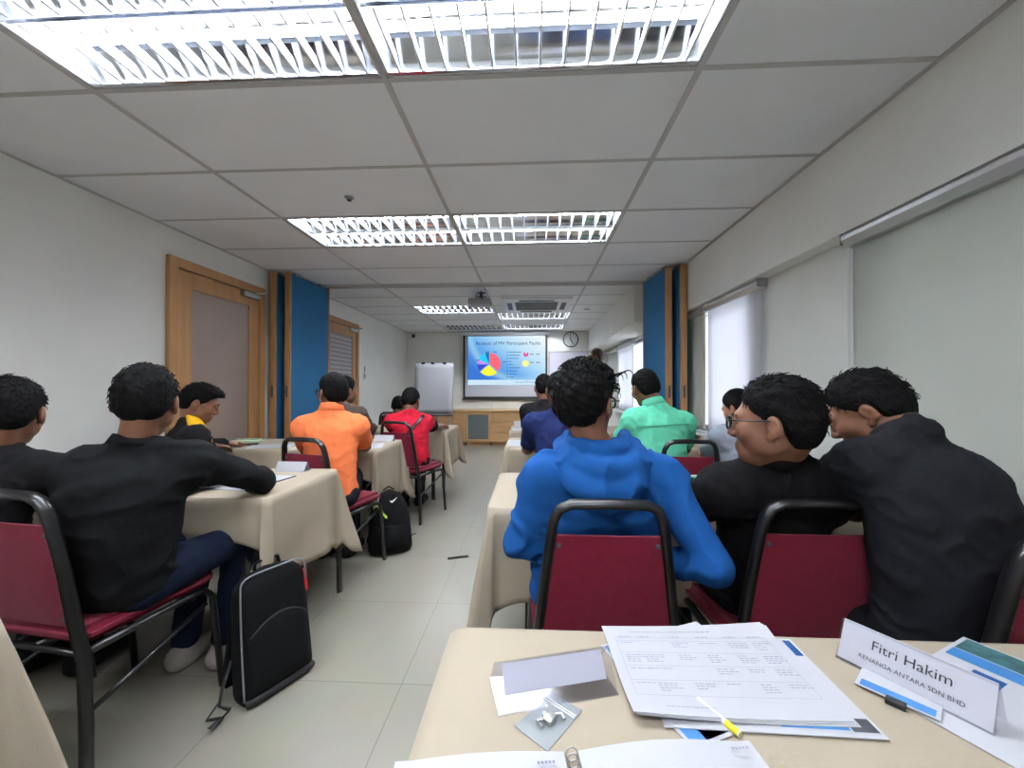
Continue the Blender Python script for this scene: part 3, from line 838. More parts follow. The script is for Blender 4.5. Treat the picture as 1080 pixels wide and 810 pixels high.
CH = [((0.775, 1.37, 0), 0.0, 'maroon banquet chair of the black shirted person wearing glasses on right'),
      ((1.13, 1.13, 0), 0.04, 'maroon banquet chair cut off at the right edge under the leaning person'),
      ((-1.49, 1.345, 0), -0.13, 'maroon banquet chair of the black long-sleeved person at left foreground'),
      ((-1.29, 2.55, 0), -0.25, 'maroon banquet chair carrying the orange shirted person'),
      ((-1.12, 3.70, 0), -0.30, 'maroon banquet chair carrying the red shirted person'),
      ((0.905, 2.585, 0), 0.02, 'maroon banquet chair carrying the mint green shirted person'),
      ((1.365, 2.58, 0), 0.0, 'maroon banquet chair carrying the woman in pale grey by the window'),
      ((-2.02, 1.32, 0), 0.05, 'maroon banquet chair of the dark shirted person cut off at left edge'),
      ((-2.22, 2.44, 0), -0.3, 'maroon banquet chair carrying the person with yellow collar by the door'),
      ((-1.70, 3.55, 0), 0.0, 'maroon banquet chair of the grey shirted person behind the orange shirted one'),
      ((-1.70, 5.02, 0), 0.0, 'maroon banquet chair of the person hidden behind the red shirted one'),
      ((0.30, 2.62, 0), 0.0, 'maroon banquet chair carrying the navy shirted person'),
      ((0.13, 3.74, 0), 0.0, 'maroon banquet chair of the black shirted person in front row')]
for loc, rz, lb in CH:
    dup(chair0, loc, rz, lb)
# ------------------------------------------------------------------ people: signed distance fields turned into one continuous surface
def V(*a): return np.array(a, dtype=float)
def nrm(v): return v / (np.linalg.norm(v) + 1e-9)
def axis_pts(lo, hi, coarse, ivs=(), fine=0.005):
    out = [lo]; x = lo
    while x < hi:
        st = coarse
        for a, b in ivs:
            if a - coarse <= x < b: st = fine
        x += st; out.append(x)
    return np.array(out)

class Field:
    def __init__(s, xs, ys, zs, big=0.4):
        s.ax = (xs, ys, zs); s.f = np.full((len(xs), len(ys), len(zs)), big)
    def sub(s, lo, hi):
        sl = []
        for a, l, h in zip(s.ax, lo, hi):
            i, j = np.searchsorted(a, l), np.searchsorted(a, h)
            if j <= i: return None, None
            sl.append(slice(i, j))
        x, y, z = s.ax[0][sl[0]], s.ax[1][sl[1]], s.ax[2][sl[2]]
        return tuple(sl), (x[:, None, None], y[None, :, None], z[None, None, :])
    def put(s, sl, d, k, op='u'):
        a = s.f[sl]
        if op == 'u':
            h = np.maximum(k - np.abs(a - d), 0) / k if k > 0 else 0
            s.f[sl] = np.minimum(a, d) - h * h * k * 0.25
        else:
            d = -d
            h = np.maximum(k - np.abs(a - d), 0) / k if k > 0 else 0
            s.f[sl] = np.maximum(a, d) + h * h * k * 0.25
    def rc(s, a, b, ra, rb, k=0.02, off=0.0, op='u'):
        a = np.asarray(a, float); b = np.asarray(b, float); m = max(ra, rb) + k + 0.03 + abs(off)
        sl, P = s.sub(np.minimum(a, b) - m, np.maximum(a, b) + m)
        if sl is None: return
        ab = b - a; L2 = ab.dot(ab) + 1e-12
        t = np.clip(((P[0] - a[0]) * ab[0] + (P[1] - a[1]) * ab[1] + (P[2] - a[2]) * ab[2]) / L2, 0, 1)
        d = np.sqrt((P[0] - a[0] - t * ab[0]) ** 2 + (P[1] - a[1] - t * ab[1]) ** 2 + (P[2] - a[2] - t * ab[2]) ** 2) - (ra + (rb - ra) * t) - off
        s.put(sl, d, k, op)
    def ell(s, c, r, R=None, k=0.02, off=0.0, op='u'):
        c = np.asarray(c, float); r = np.asarray(r, float) + off; R = np.eye(3) if R is None else R
        e = np.sqrt(((R * r[None, :]) ** 2).sum(1)) + k + 0.03
        sl, P = s.sub(c - e, c + e)
        if sl is None: return
        q = [(P[0] - c[0]) * R[0, i] + (P[1] - c[1]) * R[1, i] + (P[2] - c[2]) * R[2, i] for i in range(3)]
        k0 = np.sqrt(sum((q[i] / r[i]) ** 2 for i in range(3))); k1 = np.sqrt(sum((q[i] / r[i] ** 2) ** 2 for i in range(3))) + 1e-9
        s.put(sl, np.where(k0 < 1e-6, -r.min(), k0 * (k0 - 1) / k1), k, op)
    def mesh(s):
        """surface nets"""
        f = s.f; nx, ny, nz = f.shape
        sg = f < 0
        cs = [(i, j, k) for i in (0, 1) for j in (0, 1) for k in (0, 1)]
        cnt = sum(sg[i:nx - 1 + i, j:ny - 1 + j, k:nz - 1 + k].astype(np.int8) for i, j, k in cs)
        act = np.argwhere((cnt > 0) & (cnt < 8)); n = len(act)
        ids = np.full((nx - 1, ny - 1, nz - 1), -1, dtype=np.int64); ids[act[:, 0], act[:, 1], act[:, 2]] = np.arange(n)
        val = np.stack([f[act[:, 0] + i, act[:, 1] + j, act[:, 2] + k] for i, j, k in cs], 1)
        pos = np.array(cs, float)
        acc = np.zeros((n, 3)); w_ = np.zeros(n)
        for a in range(8):
            for b in range(a + 1, 8):
                if sum(abs(cs[a][q] - cs[b][q]) for q in range(3)) != 1: continue
                m = (val[:, a] < 0) != (val[:, b] < 0)
                t = np.where(m, val[:, a] / np.where(m, val[:, a] - val[:, b], 1), 0)
                acc += np.where(m[:, None], pos[a] + (pos[b] - pos[a]) * t[:, None], 0); w_ += m
        u = acc / w_[:, None]
        vs = np.stack([s.ax[q][act[:, q]] + u[:, q] * (s.ax[q][act[:, q] + 1] - s.ax[q][act[:, q]]) for q in range(3)], 1)
        fs = []
        for d in range(3):
            e1, e2 = (d + 1) % 3, (d + 2) % 3
            sh = [nx, ny, nz]
            lo = [slice(1, -1)] * 3; lo[d] = slice(0, sh[d] - 1)
            hi = [slice(1, -1)] * 3; hi[d] = slice(1, sh[d])
            A, B = sg[tuple(lo)], sg[tuple(hi)]
            for inv in (False, True):
                e = np.argwhere((A & ~B) if not inv else (~A & B))
                off = np.ones(3, int); off[d] = 0
                e = e + off
                q = []
                for da, db in ((0, 0), (-1, 0), (-1, -1), (0, -1)):
                    c = e.copy(); c[:, e1] += da; c[:, e2] += db
                    q.append(ids[c[:, 0], c[:, 1], c[:, 2]])
                q = np.stack(q if not inv else q[::-1], 1)
                fs.append(q)
        return vs, np.concatenate(fs)

def np_mesh(name, vs, fs, m, parent, M=None):
    me = bpy.data.meshes.new(name)
    if M is not None:
        vs = vs @ np.array(M)[:3, :3].T + np.array(M)[:3, 3]
    me.vertices.add(len(vs)); me.vertices.foreach_set('co', np.ascontiguousarray(vs, dtype=np.float32).ravel())
    me.loops.add(fs.size); me.loops.foreach_set('vertex_index', fs.astype(np.int32).ravel())
    me.polygons.add(len(fs)); me.polygons.foreach_set('loop_start', np.arange(0, fs.size, 4, dtype=np.int32))
    me.polygons.foreach_set('use_smooth', np.ones(len(fs), dtype=bool))
    me.update(calc_edges=True); me.validate()
    me.materials.append(m)
    o = bpy.data.objects.new(name, me); COL.objects.link(o)
    if parent is not None:
        o.parent = parent; o.matrix_parent_inverse = Matrix.Translation(-Vector(parent.location))
    return o

def rotm(yaw, pitch=0.0, roll=0.0):
    """columns: right, forward, up; yaw>0 turns left, pitch>0 looks up, roll>0 tilts to the right"""
    M = Matrix.Rotation(yaw, 3, 'Z') @ Matrix.Rotation(pitch, 3, 'X') @ Matrix.Rotation(roll, 3, 'Y')
    return np.array(M)

def head_fields(F, c, R, fat=0.0, s=1.0):
    W = lambda x, y, z: c + R @ (V(x, y, z) * s)
    E = lambda p, r, **k: F.ell(W(*p), V(*r) * s, R, **k)
    C = lambda a, b, ra, rb, **k: F.rc(W(*a), W(*b), ra * s, rb * s, **k)
    E((0, -0.012, 0.028), (0.076, 0.096, 0.090), k=0.01)
    E((0, 0.030, -0.030), (0.059 + fat, 0.066, 0.084), k=0.03)
    E((0, 0.060, -0.086), (0.032 + fat, 0.036, 0.028), k=0.03)
    for q in (-1, 1):
        E((q * 0.040, 0.062, -0.022), (0.026 + fat, 0.026, 0.026), k=0.025)
        E((q * 0.048, 0.010, -0.055), (0.020 + fat, 0.036, 0.028), k=0.025)
    C((-0.036, 0.083, 0.026), (0.036, 0.083, 0.026), 0.010, 0.010, k=0.022)
    for q in (-1, 1):
        E((q * 0.032, 0.103, 0.008), (0.017, 0.014, 0.010), k=0.012, op='s')
        E((q * 0.031, 0.084, 0.008), (0.013, 0.011, 0.0105), k=0.003)
    C((0, 0.092, 0.012), (0, 0.112, -0.026), 0.007, 0.011, k=0.014)
    for q in (-1, 1):
        E((q * 0.0125, 0.102, -0.032), (0.009, 0.011, 0.008), k=0.008)
    C((-0.018, 0.093, -0.058), (0.018, 0.093, -0.058), 0.0065, 0.0065, k=0.012)
    C((-0.015, 0.092, -0.070), (0.015, 0.092, -0.070), 0.0075, 0.0075, k=0.012)
    C((-0.024, 0.104, -0.0635), (0.024, 0.104, -0.0635), 0.003, 0.003, k=0.004, op='s')
    for q in (-1, 1):
        T = R @ np.array(Matrix.Rotation(q * 0.35, 3, 'Z')) @ np.array(Matrix.Rotation(-0.18, 3, 'X'))
        F.ell(W(q * 0.083, -0.012, -0.006), V(0.010, 0.019, 0.030) * s, T, k=0.008)
        F.ell(W(q * 0.095, -0.006, -0.002), V(0.008, 0.011, 0.018) * s, T, k=0.006, op='s')
        E((q * 0.078, 0.000, -0.034), (0.008, 0.009, 0.010), k=0.008)

def hand_fields(F, wr, d, n, side, curl, s=1.0):
    """d along the hand, n out of the back of the hand, side +1 when the thumb is toward d x n"""
    d = nrm(d); n = nrm(n - d * n.dot(d)); l = np.cross(d, n) * side      # l points to the thumb side
    base = []
    for i in range(4):
        b = wr + d * (0.086 - 0.004 * abs(i - 1)) * s + l * (1.5 - i) * 0.0205 * s
        base.append(b)
        F.rc(wr + l * (1.5 - i) * 0.012 * s, b, 0.0165 * s, 0.0112 * s, k=0.014)
    for i, L in enumerate((0.068, 0.076, 0.071, 0.056)):
        p = base[i]; a = 0.0; dd = nrm(d + l * (1.5 - i) * 0.06)
        for q, fr in enumerate((0.46, 0.30, 0.24)):
            a += curl * (0.55, 0.8, 0.6)[q]
            v = dd * math.cos(a) - n * math.sin(a)
            e = p + v * L * fr * s
            F.rc(p, e, (0.0092 - 0.0008 * q) * s, (0.0086 - 0.0009 * q) * s, k=0.0025)
            p = e
    t0 = wr + d * 0.022 * s + l * 0.024 * s
    t1 = t0 + nrm(d * 0.6 + l * 0.75 - n * 0.25) * 0.040 * s
    t2 = t1 + nrm(d * 0.9 + l * 0.30 - n * 0.35) * 0.032 * s
    t3 = t2 + nrm(d * 1.0 + l * 0.05 - n * 0.35) * 0.024 * s
    F.rc(t0, t1, 0.0165 * s, 0.0115 * s, k=0.012); F.rc(t1, t2, 0.0108 * s, 0.0098 * s, k=0.004); F.rc(t2, t3, 0.0098 * s, 0.0082 * s, k=0.004)

def torso_parts(p):
    P, N = p['pel'], p['neck']; A, B = p['shL'], p['shR']
    up = nrm(N - P); r = nrm(B - A); r = nrm(r - up * r.dot(up)); fw = np.cross(up, r)
    Rt = np.stack([r, fw, up], 1)
    rp = V(math.cos(p['face']), math.sin(p['face']), 0); fp = V(-math.sin(p['face']), math.cos(p['face']), 0)
    Rp = np.stack([rp, fp, V(0, 0, 1)], 1)
    Rm = Rt * 0.5 + Rp * 0.5; Rm = np.stack([nrm(Rm[:, i]) for i in range(3)], 1)
    w_ = p.get('wide', 1.0); bow = -fw * p.get('bow', 0.015)
    at = lambda t: P + (N - P) * t + bow * math.sin(PI * t)
    L = np.linalg.norm(N - P)
    return Rt, Rp, [('e', P + V(0, 0, 0.0), (0.170 * w_, 0.125, 0.115), Rp, 0.08),
                    ('e', at(0.26), (0.150 * w_, 0.115, 0.30 * L), Rm, 0.09),
                    ('e', at(0.58), (0.165 * w_, 0.122, 0.34 * L), Rt, 0.09),
                    ('e', at(0.80), (0.150 * w_, 0.098, 0.17 * L), Rt, 0.08),
                    ('c', A, B, 0.054, 0.054, 0.07),
                    ('c', N + up * 0.02 - fw * 0.012, A * 0.85 + N * 0.15 + up * 0.004, 0.046, 0.046, 0.05), ('c', N + up * 0.02 - fw * 0.012, B * 0.85 + N * 0.15 + up * 0.004, 0.046, 0.046, 0.05)]

def apply(F, parts, off):
    for q in parts:
        if q[0] == 'e': F.ell(q[1], q[2], q[3], k=q[4], off=off)
        else: F.rc(q[1], q[2], q[3], q[4], k=q[5], off=off)

WR = [(np.random.RandomState(i).normal(size=3), i * 1.7) for i in range(9)]
def wrinkle(F, amp, base=34.0, seed=0, centre=None):
    X, Y, Z = F.ax[0][:, None, None], F.ax[1][None, :, None], F.ax[2][None, None, :]
    acc = 0
    for i, (v, ph) in enumerate(WR):
        v = v / np.linalg.norm(v) * base * (0.7 + 0.28 * i)
        warp = 1.3 * np.sin(X * 9 + seed + i) + 1.1 * np.sin(Z * 11 + 2 * i + seed) + np.sin(Y * 10 + i)
        acc = acc + np.sin(v[0] * X + v[1] * Y + v[2] * Z + ph + seed + warp) / (1 + 0.35 * i)
    F.f += amp * (1.1 * np.abs(np.sin(acc * 1.1)) ** 0.8 - 0.6)

def bounds(pts, m):
    a = np.array(pts); return a.min(0) - m, a.max(0) + m

def person(label, pel, neck, head, face=0.0, hyaw=0.0, hpitch=0.0, hroll=0.0, shL=None, shR=None, elL=None, wrL=None, elR=None, wrR=None,
           skin='skin', shirt=(30, 30, 34), sleeve='short', sleeve_rgb=None, collar=None, collar_rgb=None, trousers=(26, 28, 36), hair='short', hair_thick=1.0, hair_mat='hair',
           wide=1.0, bow=0.015, glasses=False, face_detail=False, hood=False, hand_dir=None, curl=0.6, q=1.0, knees=None, ankles=None, fat=0.0, hs=1.0, wr_amp=0.007,
           strands=0, hem=None, fold=34.0, front=None, strap=False, yoke=False, shoe=(30, 30, 32), stand=False, hair_len=0.0):
    a3 = lambda v: None if v is None else np.array(v, float)
    pel, neck, head = a3(pel), a3(neck), a3(head)
    rt = V(math.cos(face), math.sin(face), 0); fw = V(-math.sin(face), math.cos(face), 0)
    shL = a3(shL) if shL is not None else neck - rt * 0.165 - V(0, 0, 0.06); shR = a3(shR) if shR is not None else neck + rt * 0.165 - V(0, 0, 0.06)
    elL = a3(elL) if elL is not None else shL + fw * 0.16 - V(0, 0, 0.20); elR = a3(elR) if elR is not None else shR + fw * 0.16 - V(0, 0, 0.20)
    wrL = a3(wrL) if wrL is not None else elL + fw * 0.22 + rt * 0.08 + V(0, 0, 0.01); wrR = a3(wrR) if wrR is not None else elR + fw * 0.22 - rt * 0.08 + V(0, 0, 0.01)
    p = dict(pel=pel, neck=neck, shL=shL, shR=shR, face=face, wide=wide, bow=bow)
    hipL, hipR = pel - rt * 0.085, pel + rt * 0.085
    if stand:
        kn = [hipL + fw * 0.02 - V(0, 0, 0.43), hipR + fw * 0.02 - V(0, 0, 0.43)]; an = [V(hipL[0], hipL[1], 0.085), V(hipR[0], hipR[1], 0.085)]
    else:
        kn = [a3(k) for k in knees] if knees else [hipL + fw * 0.40 - rt * 0.03 + V(0, 0, 0.035), hipR + fw * 0.40 + rt * 0.03 + V(0, 0, 0.035)]
        an = [a3(k) for k in ankles] if ankles else [V(*(k[:2] - fw[:2] * 0.06), 0.085) for k in kn]
    Rh = rotm(hyaw, hpitch, hroll)
    Rt, Rp, parts = torso_parts(p)
    root = thing('person', label, 'person', (pel[0], pel[1], 0.0))
    # ---- body, one continuous surface
    ivs = [[], [], []]
    hd = 0.135 * hs
    for i in range(3):
        ivs[i].append((head[i] - hd, head[i] + hd))
    hands = []
    for k, (e, wv) in enumerate(((elL, wrL), (elR, wrR))):
        d = nrm(wv - e) if not hand_dir or hand_dir[k] is None else nrm(V(*hand_dir[k]))
        nn = V(0, 0, 1) if abs(d[2]) < 0.8 else fw
        hands.append((wv, d, nn, (-1 if k == 0 else 1) * -1))
        c = wv + d * 0.085
        for i in range(3):
            ivs[i].append((c[i] - 0.095, c[i] + 0.095))
    allp = [head + V(0, 0, 0.1), head, neck, pel, shL, shR, elL, elR] + [h[0] + h[1] * 0.12 for h in hands] + kn + [V(a[0], a[1], 0.03) for a in an] + [a + fw * 0.18 for a in an]
    lo, hi = bounds(allp, 0.17); lo[2] = -0.03
    F = Field(*[axis_pts(lo[i], hi[i], 0.013 * q, ivs[i], 0.0046 * q) for i in range(3)])
    apply(F, parts, -0.016)
    for sh, el, wv in ((shL, elL, wrL), (shR, elR, wrR)):
        F.rc(sh, el, 0.046, 0.037, k=0.03); F.rc(el, el + (wv - el) * 0.35, 0.038, 0.039, k=0.015); F.rc(el + (wv - el) * 0.35, wv, 0.039, 0.025, k=0.01)
    for hp, k_, a_ in ((hipL, kn[0], an[0]), (hipR, kn[1], an[1])):
        F.rc(hp, k_, 0.075, 0.050, k=0.03); F.rc(k_, k_ + (a_ - k_) * 0.35, 0.048, 0.050, k=0.02); F.rc(k_ + (a_ - k_) * 0.35, a_, 0.050, 0.034, k=0.02)
        F.rc(a_ - V(0, 0, 0.045) - fw * 0.03, a_ - V(0, 0, 0.052) + fw * 0.14, 0.030, 0.024, k=0.03)
    F.rc(neck - nrm(head - neck) * 0.02, head + Rh @ V(0, -0.045, -0.040), 0.052, 0.047, k=0.018)
    head_fields(F, head, Rh, fat, hs)
    for h in hands:
        hand_fields(F, *h, curl)
    vs, fs = F.mesh()
    body = np_mesh('body', vs, fs, MT[skin], root)
    # ---- hair in head space
    if hair:
        st = 0.0055 * q
        if hair == 'bushy': b = 0.155
        else: b = 0.145
        lo_, hi_ = V(-b, -b - 0.02, -0.17 - hair_len), V(b, b, b + 0.03)
        G = Field(*[np.arange(lo_[i], hi_[i], st) for i in range(3)])
        X, Y, Z = G.ax[0][:, None, None], G.ax[1][None, :, None], G.ax[2][None, None, :]
        th = 0.014 * hair_thick
        G.ell((0, -0.014, 0.030), (0.080 + th * 0.45, 0.099 + th * 0.6, 0.092 + th), k=0.01)
        if hair == 'bushy':
            G.ell((0.0, 0.020, 0.085), (0.075, 0.085, 0.048), k=0.03); G.ell((0.0, -0.055, 0.03), (0.080, 0.072, 0.075), k=0.03)
            G.ell((0.0, -0.060, -0.035), (0.066, 0.050, 0.055), k=0.03)
        elif hair == 'bowl':
            G.ell((0, -0.020, -0.010), (0.086, 0.088, 0.095), k=0.03)
        elif hair == 'quiff':
            G.ell((0.0, 0.030, 0.090), (0.066, 0.075, 0.036), k=0.03); G.ell((0, -0.060, -0.015), (0.070, 0.048, 0.065), k=0.03)
        else:
            G.ell((0, -0.060, -0.02), (0.069, 0.046, 0.062), k=0.03)
        n_ = 0
        for i, (v, ph) in enumerate(WR):
            fq = 85 + 42 * i
            n_ = n_ + np.sin(X * v[0] * fq + Y * v[1] * fq * 0.6 + Z * v[2] * fq * 0.6 + ph + 1.5 * np.sin(X * 40 + Z * 30 + i)) / (1 + 0.3 * i)
        ys_ = [-0.2, -0.10, -0.045, -0.026, 0.006, 0.030, 0.052, 0.075, 0.2]
        zs_ = [-0.088 - hair_len, -0.086 - hair_len, -0.072 - hair_len * 0.6, -0.015 - hair_len * 0.5, -0.008 - hair_len * 0.5, 0.010 - hair_len * 0.2, 0.046, 0.066, 0.070]
        thr = np.interp(Y, ys_, zs_) + 0.006 * np.sin(X * 60) + 0.01 * (np.abs(X) < 0.03) * (Y > 0.05)
        G.f += n_ * (0.0011 if hair != 'bushy' else 0.0024) * (0.5 if hair == 'bowl' else 1)
        G.f += (th * 0.75) * (1 - np.clip((Z - thr) / 0.055, 0, 1)) ** 1.5
        d = (thr - Z) * 0.75 + 0 * X
        G.f = np.maximum(G.f, d)
        for q_ in (-1, 1):             # room for the ears
            if hair_len < 0.03:
                G.ell((q_ * 0.088, -0.010, -0.006), (0.020, 0.024, 0.034), k=0.008, op='s')
        vs, fs = G.mesh()
        vs = (vs * hs) @ Rh.T + head
        ho = np_mesh('hair', vs, fs, MT[hair_mat], root)
        if strands:
            mb = MB(); rg = random.Random(11); me_ = ho.data
            for k in range(strands):
                v = me_.vertices[rg.randrange(len(me_.vertices))]
                n3 = np.array(v.normal); b0 = np.array(v.co)
                if n3 @ Rh[:, 2] < -0.15 or (b0 - head) @ Rh[:, 2] < -0.055: continue
                fl = Rh @ V(rg.uniform(-0.5, 0.5), rg.uniform(-0.9, 0.3), rg.uniform(-1.0, 0.2)); fl = nrm(fl - n3 * (fl @ n3)); L = rg.uniform(0.012, 0.026)
                pts = [b0 + fl * L * t + n3 * (0.0055 * math.sin(t * 2.0) - 0.001) for t in (0, 0.35, 0.7, 1.0)]
                mb.tube(pts, [0.0016, 0.0015, 0.0011, 0.0004], 4, caps=False)
            mb.build('hair_strands', MT[hair_mat], ho, smooth='full')['kind'] = 'stuff'
        if hair == 'bushy':
            mb = MB(); rg = random.Random(5)
            for k in range(420):
                a = rg.uniform(0, 2 * PI); el = rg.uniform(0.15, 1.45)
                d = V(math.cos(a) * math.cos(el), math.sin(a) * math.cos(el), math.sin(el)); b0 = V(0, -0.015, 0.03) + d * V(0.088, 0.105, 0.100)
                tdir = nrm(np.cross(d, V(rg.uniform(-1, 1), rg.uniform(-1, 1), rg.uniform(-1, 1)))); L = rg.uniform(0.015, 0.034); pts = []
                for j in range(5):
                    t = j / 4; pts.append(head + Rh @ (b0 + d * (0.022 * math.sin(t * 2.4)) + tdir * L * t - V(0, 0, 0.012) * t * t))
                mb.tube(pts, [0.0014, 0.0014, 0.0012, 0.0009, 0.0004], 4)
            for k in (0, 2, 5):         # the stray lock standing out on the right
                pts = [head + Rh @ V(0.070 + 0.052 * math.sin(t * 1.5) + 0.002 * k, -0.01 + 0.012 * k, 0.075 + 0.026 * math.sin(t * 2.6) + 0.003 * k - 0.012 * t * t) for t in np.linspace(0, 1.0, 7)]
                mb.tube(pts, [0.003, 0.003, 0.0025, 0.002, 0.0018, 0.0014, 0.0006], 5)
            mb.build('stray_hair', MT['hair'], ho, smooth='full')['kind'] = 'stuff'
    # ---- eyes, brows, lips where the face can be seen
    if face_detail:
        W = lambda x, y, z: Vector(head + Rh @ (V(x, y, z) * hs))
        for s_ in (-1, 1):
            mb = MB(); M = Matrix.Translation(W(s_ * 0.031, 0.0815, 0.0065))
            bm = bmesh.new(); bmesh.ops.create_uvsphere(bm, u_segments=14, v_segments=10, radius=0.0105 * hs); mb.bm(bm, M); e = mb.build('eye', MT['eye'], root, smooth='full')
            e.matrix_parent_inverse = Matrix.Translation(-Vector(root.location))
            mb = MB(); M = Matrix.Translation(W(s_ * 0.031, 0.0888, 0.0055)); bm = bmesh.new(); bmesh.ops.create_uvsphere(bm, u_segments=10, v_segments=8, radius=0.0048 * hs); mb.bm(bm, M); i_ = mb.build('iris', MT['iris'], e, smooth='full')
            mb = MB(); mb.tube([W(s_ * 0.014, 0.0965, 0.026), W(s_ * 0.030, 0.0955, 0.031), W(s_ * 0.048, 0.082, 0.026)], [0.0035, 0.004, 0.002], 8, flat=0.003); b_ = mb.build('eyebrow', MT['hair'], root, smooth='full')
            b_.matrix_parent_inverse = Matrix.Translation(-Vector(root.location))
    # ---- shirt
    hz = hem if hem is not None else pel[2] - 0.06
    ap = [neck, pel, shL, shR] + ([elL, elR, wrL, wrR] if sleeve == 'long' else [elL, elR])
    lo, hi = bounds(ap, 0.19); lo[2] = max(lo[2], hz - 0.03); hi[2] = min(hi[2], max(neck[2], shL[2], shR[2]) + 0.12)
    ms = 0.0085 * q
    F = Field(*[np.arange(lo[i], hi[i], ms) for i in range(3)])
    apply(F, parts, 0.0)
    def sleeve_to(F, off=0.0, only=None):
        for k, (sh, el, wv) in enumerate(((shL, elL, wrL), (shR, elR, wrR))):
            if only is not None and k != only: continue
            if sleeve == 'long':
                F.rc(sh, el, 0.066 + off, 0.054 + off, k=0.06); F.rc(el, wv - nrm(wv - el) * 0.015, 0.054 + off, 0.040 + off, k=0.02)
            else:
                F.rc(sh, sh + (el - sh) * 0.70, 0.066 + off, 0.062 + off, k=0.06)
    sleeve_to(F)
    wrinkle(F, wr_amp, fold, seed=pel[0] * 7)
    Zg = F.ax[2][None, None, :]
    F.f = np.maximum(F.f, hz - Zg + 0 * F.f)
    # neck opening
    nd = nrm(head - neck)
    F.rc(neck + nd * 0.045, neck + nd * 0.16, 0.060, 0.075, k=0.01, op='s')
    vs, fs = F.mesh(); sm = fabric('shirt_fabric', shirt)
    so = np_mesh('shirt', vs, fs, sm, root)
    if sleeve_rgb is not None:
        smat = fabric('sleeve_fabric', sleeve_rgb)
        for k, (sh, el) in enumerate(((shL, elL), (shR, elR))):
            lo, hi = bounds([sh, el], 0.1); G = Field(*[np.arange(lo[i], hi[i], ms) for i in range(3)])
            d_ = nrm(el - sh)
            G.rc(sh + d_ * 0.02, sh + (el - sh) * 0.66, 0.069, 0.066, k=0.01); wrinkle(G, 0.002, fold)
            v2, f2 = G.mesh(); np_mesh('sleeve', v2, f2, smat, root)
    if front is not None:              # a jacket front in a second colour
        lo, hi = bounds([pel, neck, shL, shR], 0.16); G = Field(*[np.arange(lo[i], hi[i], ms) for i in range(3)])
        apply(G, parts, 0.007)
        X, Y, Z = G.ax[0][:, None, None], G.ax[1][None, :, None], G.ax[2][None, None, :]
        m_ = (X - neck[0]) * Rt[0, 1] + (Y - neck[1]) * Rt[1, 1] + (Z - neck[2]) * Rt[2, 1]
        G.f = np.maximum(G.f, -0.035 - m_); G.f = np.maximum(G.f, (pel[2] + 0.02) - Z + 0 * m_)
        v2, f2 = G.mesh(); np_mesh('jacket_front', v2, f2, fabric('jacket_front_fabric', front), root)
    if collar:
        ax = nrm(nd * 0.8 + V(0, 0, 0.4)); r_ = Rt[:, 0]; f_ = nrm(np.cross(ax, r_)); r_ = np.cross(f_, ax); cen = neck + nd * 0.035
        hgt = 0.038 if collar == 'polo' else 0.028
        rows = []; n = 36
        prof = [(0.061, -0.02), (0.058, 0.0), (0.056, hgt * 0.7), (0.0575, hgt), (0.061, hgt), (0.066, hgt * 0.6), (0.075, -0.012)] if collar == 'polo' else [(0.062, -0.02), (0.058, 0.0), (0.056, hgt * 0.6), (0.059, hgt * 0.6), (0.066, 0.0), (0.072, -0.015)]
        for rr, hh in prof:
            row = []
            for k in range(n):
                an_ = 2 * PI * k / n; c_, s__ = math.cos(an_), math.sin(an_)
                dip = -0.030 * max(0, s__) ** 2
                row.append(tuple(cen + r_ * (rr * 1.08 * c_) + f_ * (rr * 1.06 * s__ - 0.004) + ax * (hh + dip)))
            rows.append(row)
        mb = MB(); mb.grid(rows, closed=True); o = mb.build('collar', fabric('collar_fabric', collar_rgb or shirt), root, smooth='full', solid=0.002)
        o.matrix_parent_inverse = Matrix.Translation(-Vector(root.location))
    if hood:
        lo, hi = bounds([neck], 0.24); G = Field(*[np.arange(lo[i], hi[i], 0.006) for i in range(3)])
        r_, f_, u_ = Rt[:, 0], Rt[:, 1], Rt[:, 2]
        def arc(pts, r0, r1, k):
            for i in range(len(pts) - 1):
                a, b = pts[i], pts[i + 1]
                G.rc(neck + r_ * a[0] + f_ * a[1] + u_ * a[2], neck + r_ * b[0] + f_ * b[1] + u_ * b[2], r0, r1, k=k)
        def sweep(w0, d0, front_y, zf, zb, n=14):
            out = []
            for i in range(n + 1):
                t = PI * i / n; out.append((-w0 * math.cos(t), front_y - (d0 + front_y) * math.sin(t) ** 0.8, zf + (zb - zf) * math.sin(t)))
            return out
        arc(sweep(0.085, 0.085, 0.06, 0.035, 0.030), 0.024, 0.024, 0.012)      # raised roll round the neck
        arc(sweep(0.118, 0.118, 0.045, 0.008, -0.015), 0.030, 0.030, 0.012)    # second fold
        arc(sweep(0.112, 0.132, -0.015, -0.010, -0.080), 0.034, 0.034, 0.020)  # bag of the hood on the back
        G.ell(neck - f_ * 0.105 - u_ * 0.075, (0.10, 0.045, 0.075), Rt, k=0.04)
        wrinkle(G, 0.009, 26.0, 2)
        G.rc(neck + nd * 0.02, neck + nd * 0.2, 0.060, 0.075, k=0.012, op='s')
        v2, f2 = G.mesh(); np_mesh('hood', v2, f2, sm, root)
        for s_ in (-1, 1):
            mb = MB(); a = neck + r_ * s_ * 0.03 + f_ * 0.11; mb.tube([a + u_ * 0.0, a + f_ * 0.02 - u_ * 0.08, a + f_ * 0.02 - u_ * 0.17], 0.003, 6); o = mb.build('drawstring', MT['white'], root)
            o.matrix_parent_inverse = Matrix.Translation(-Vector(root.location))
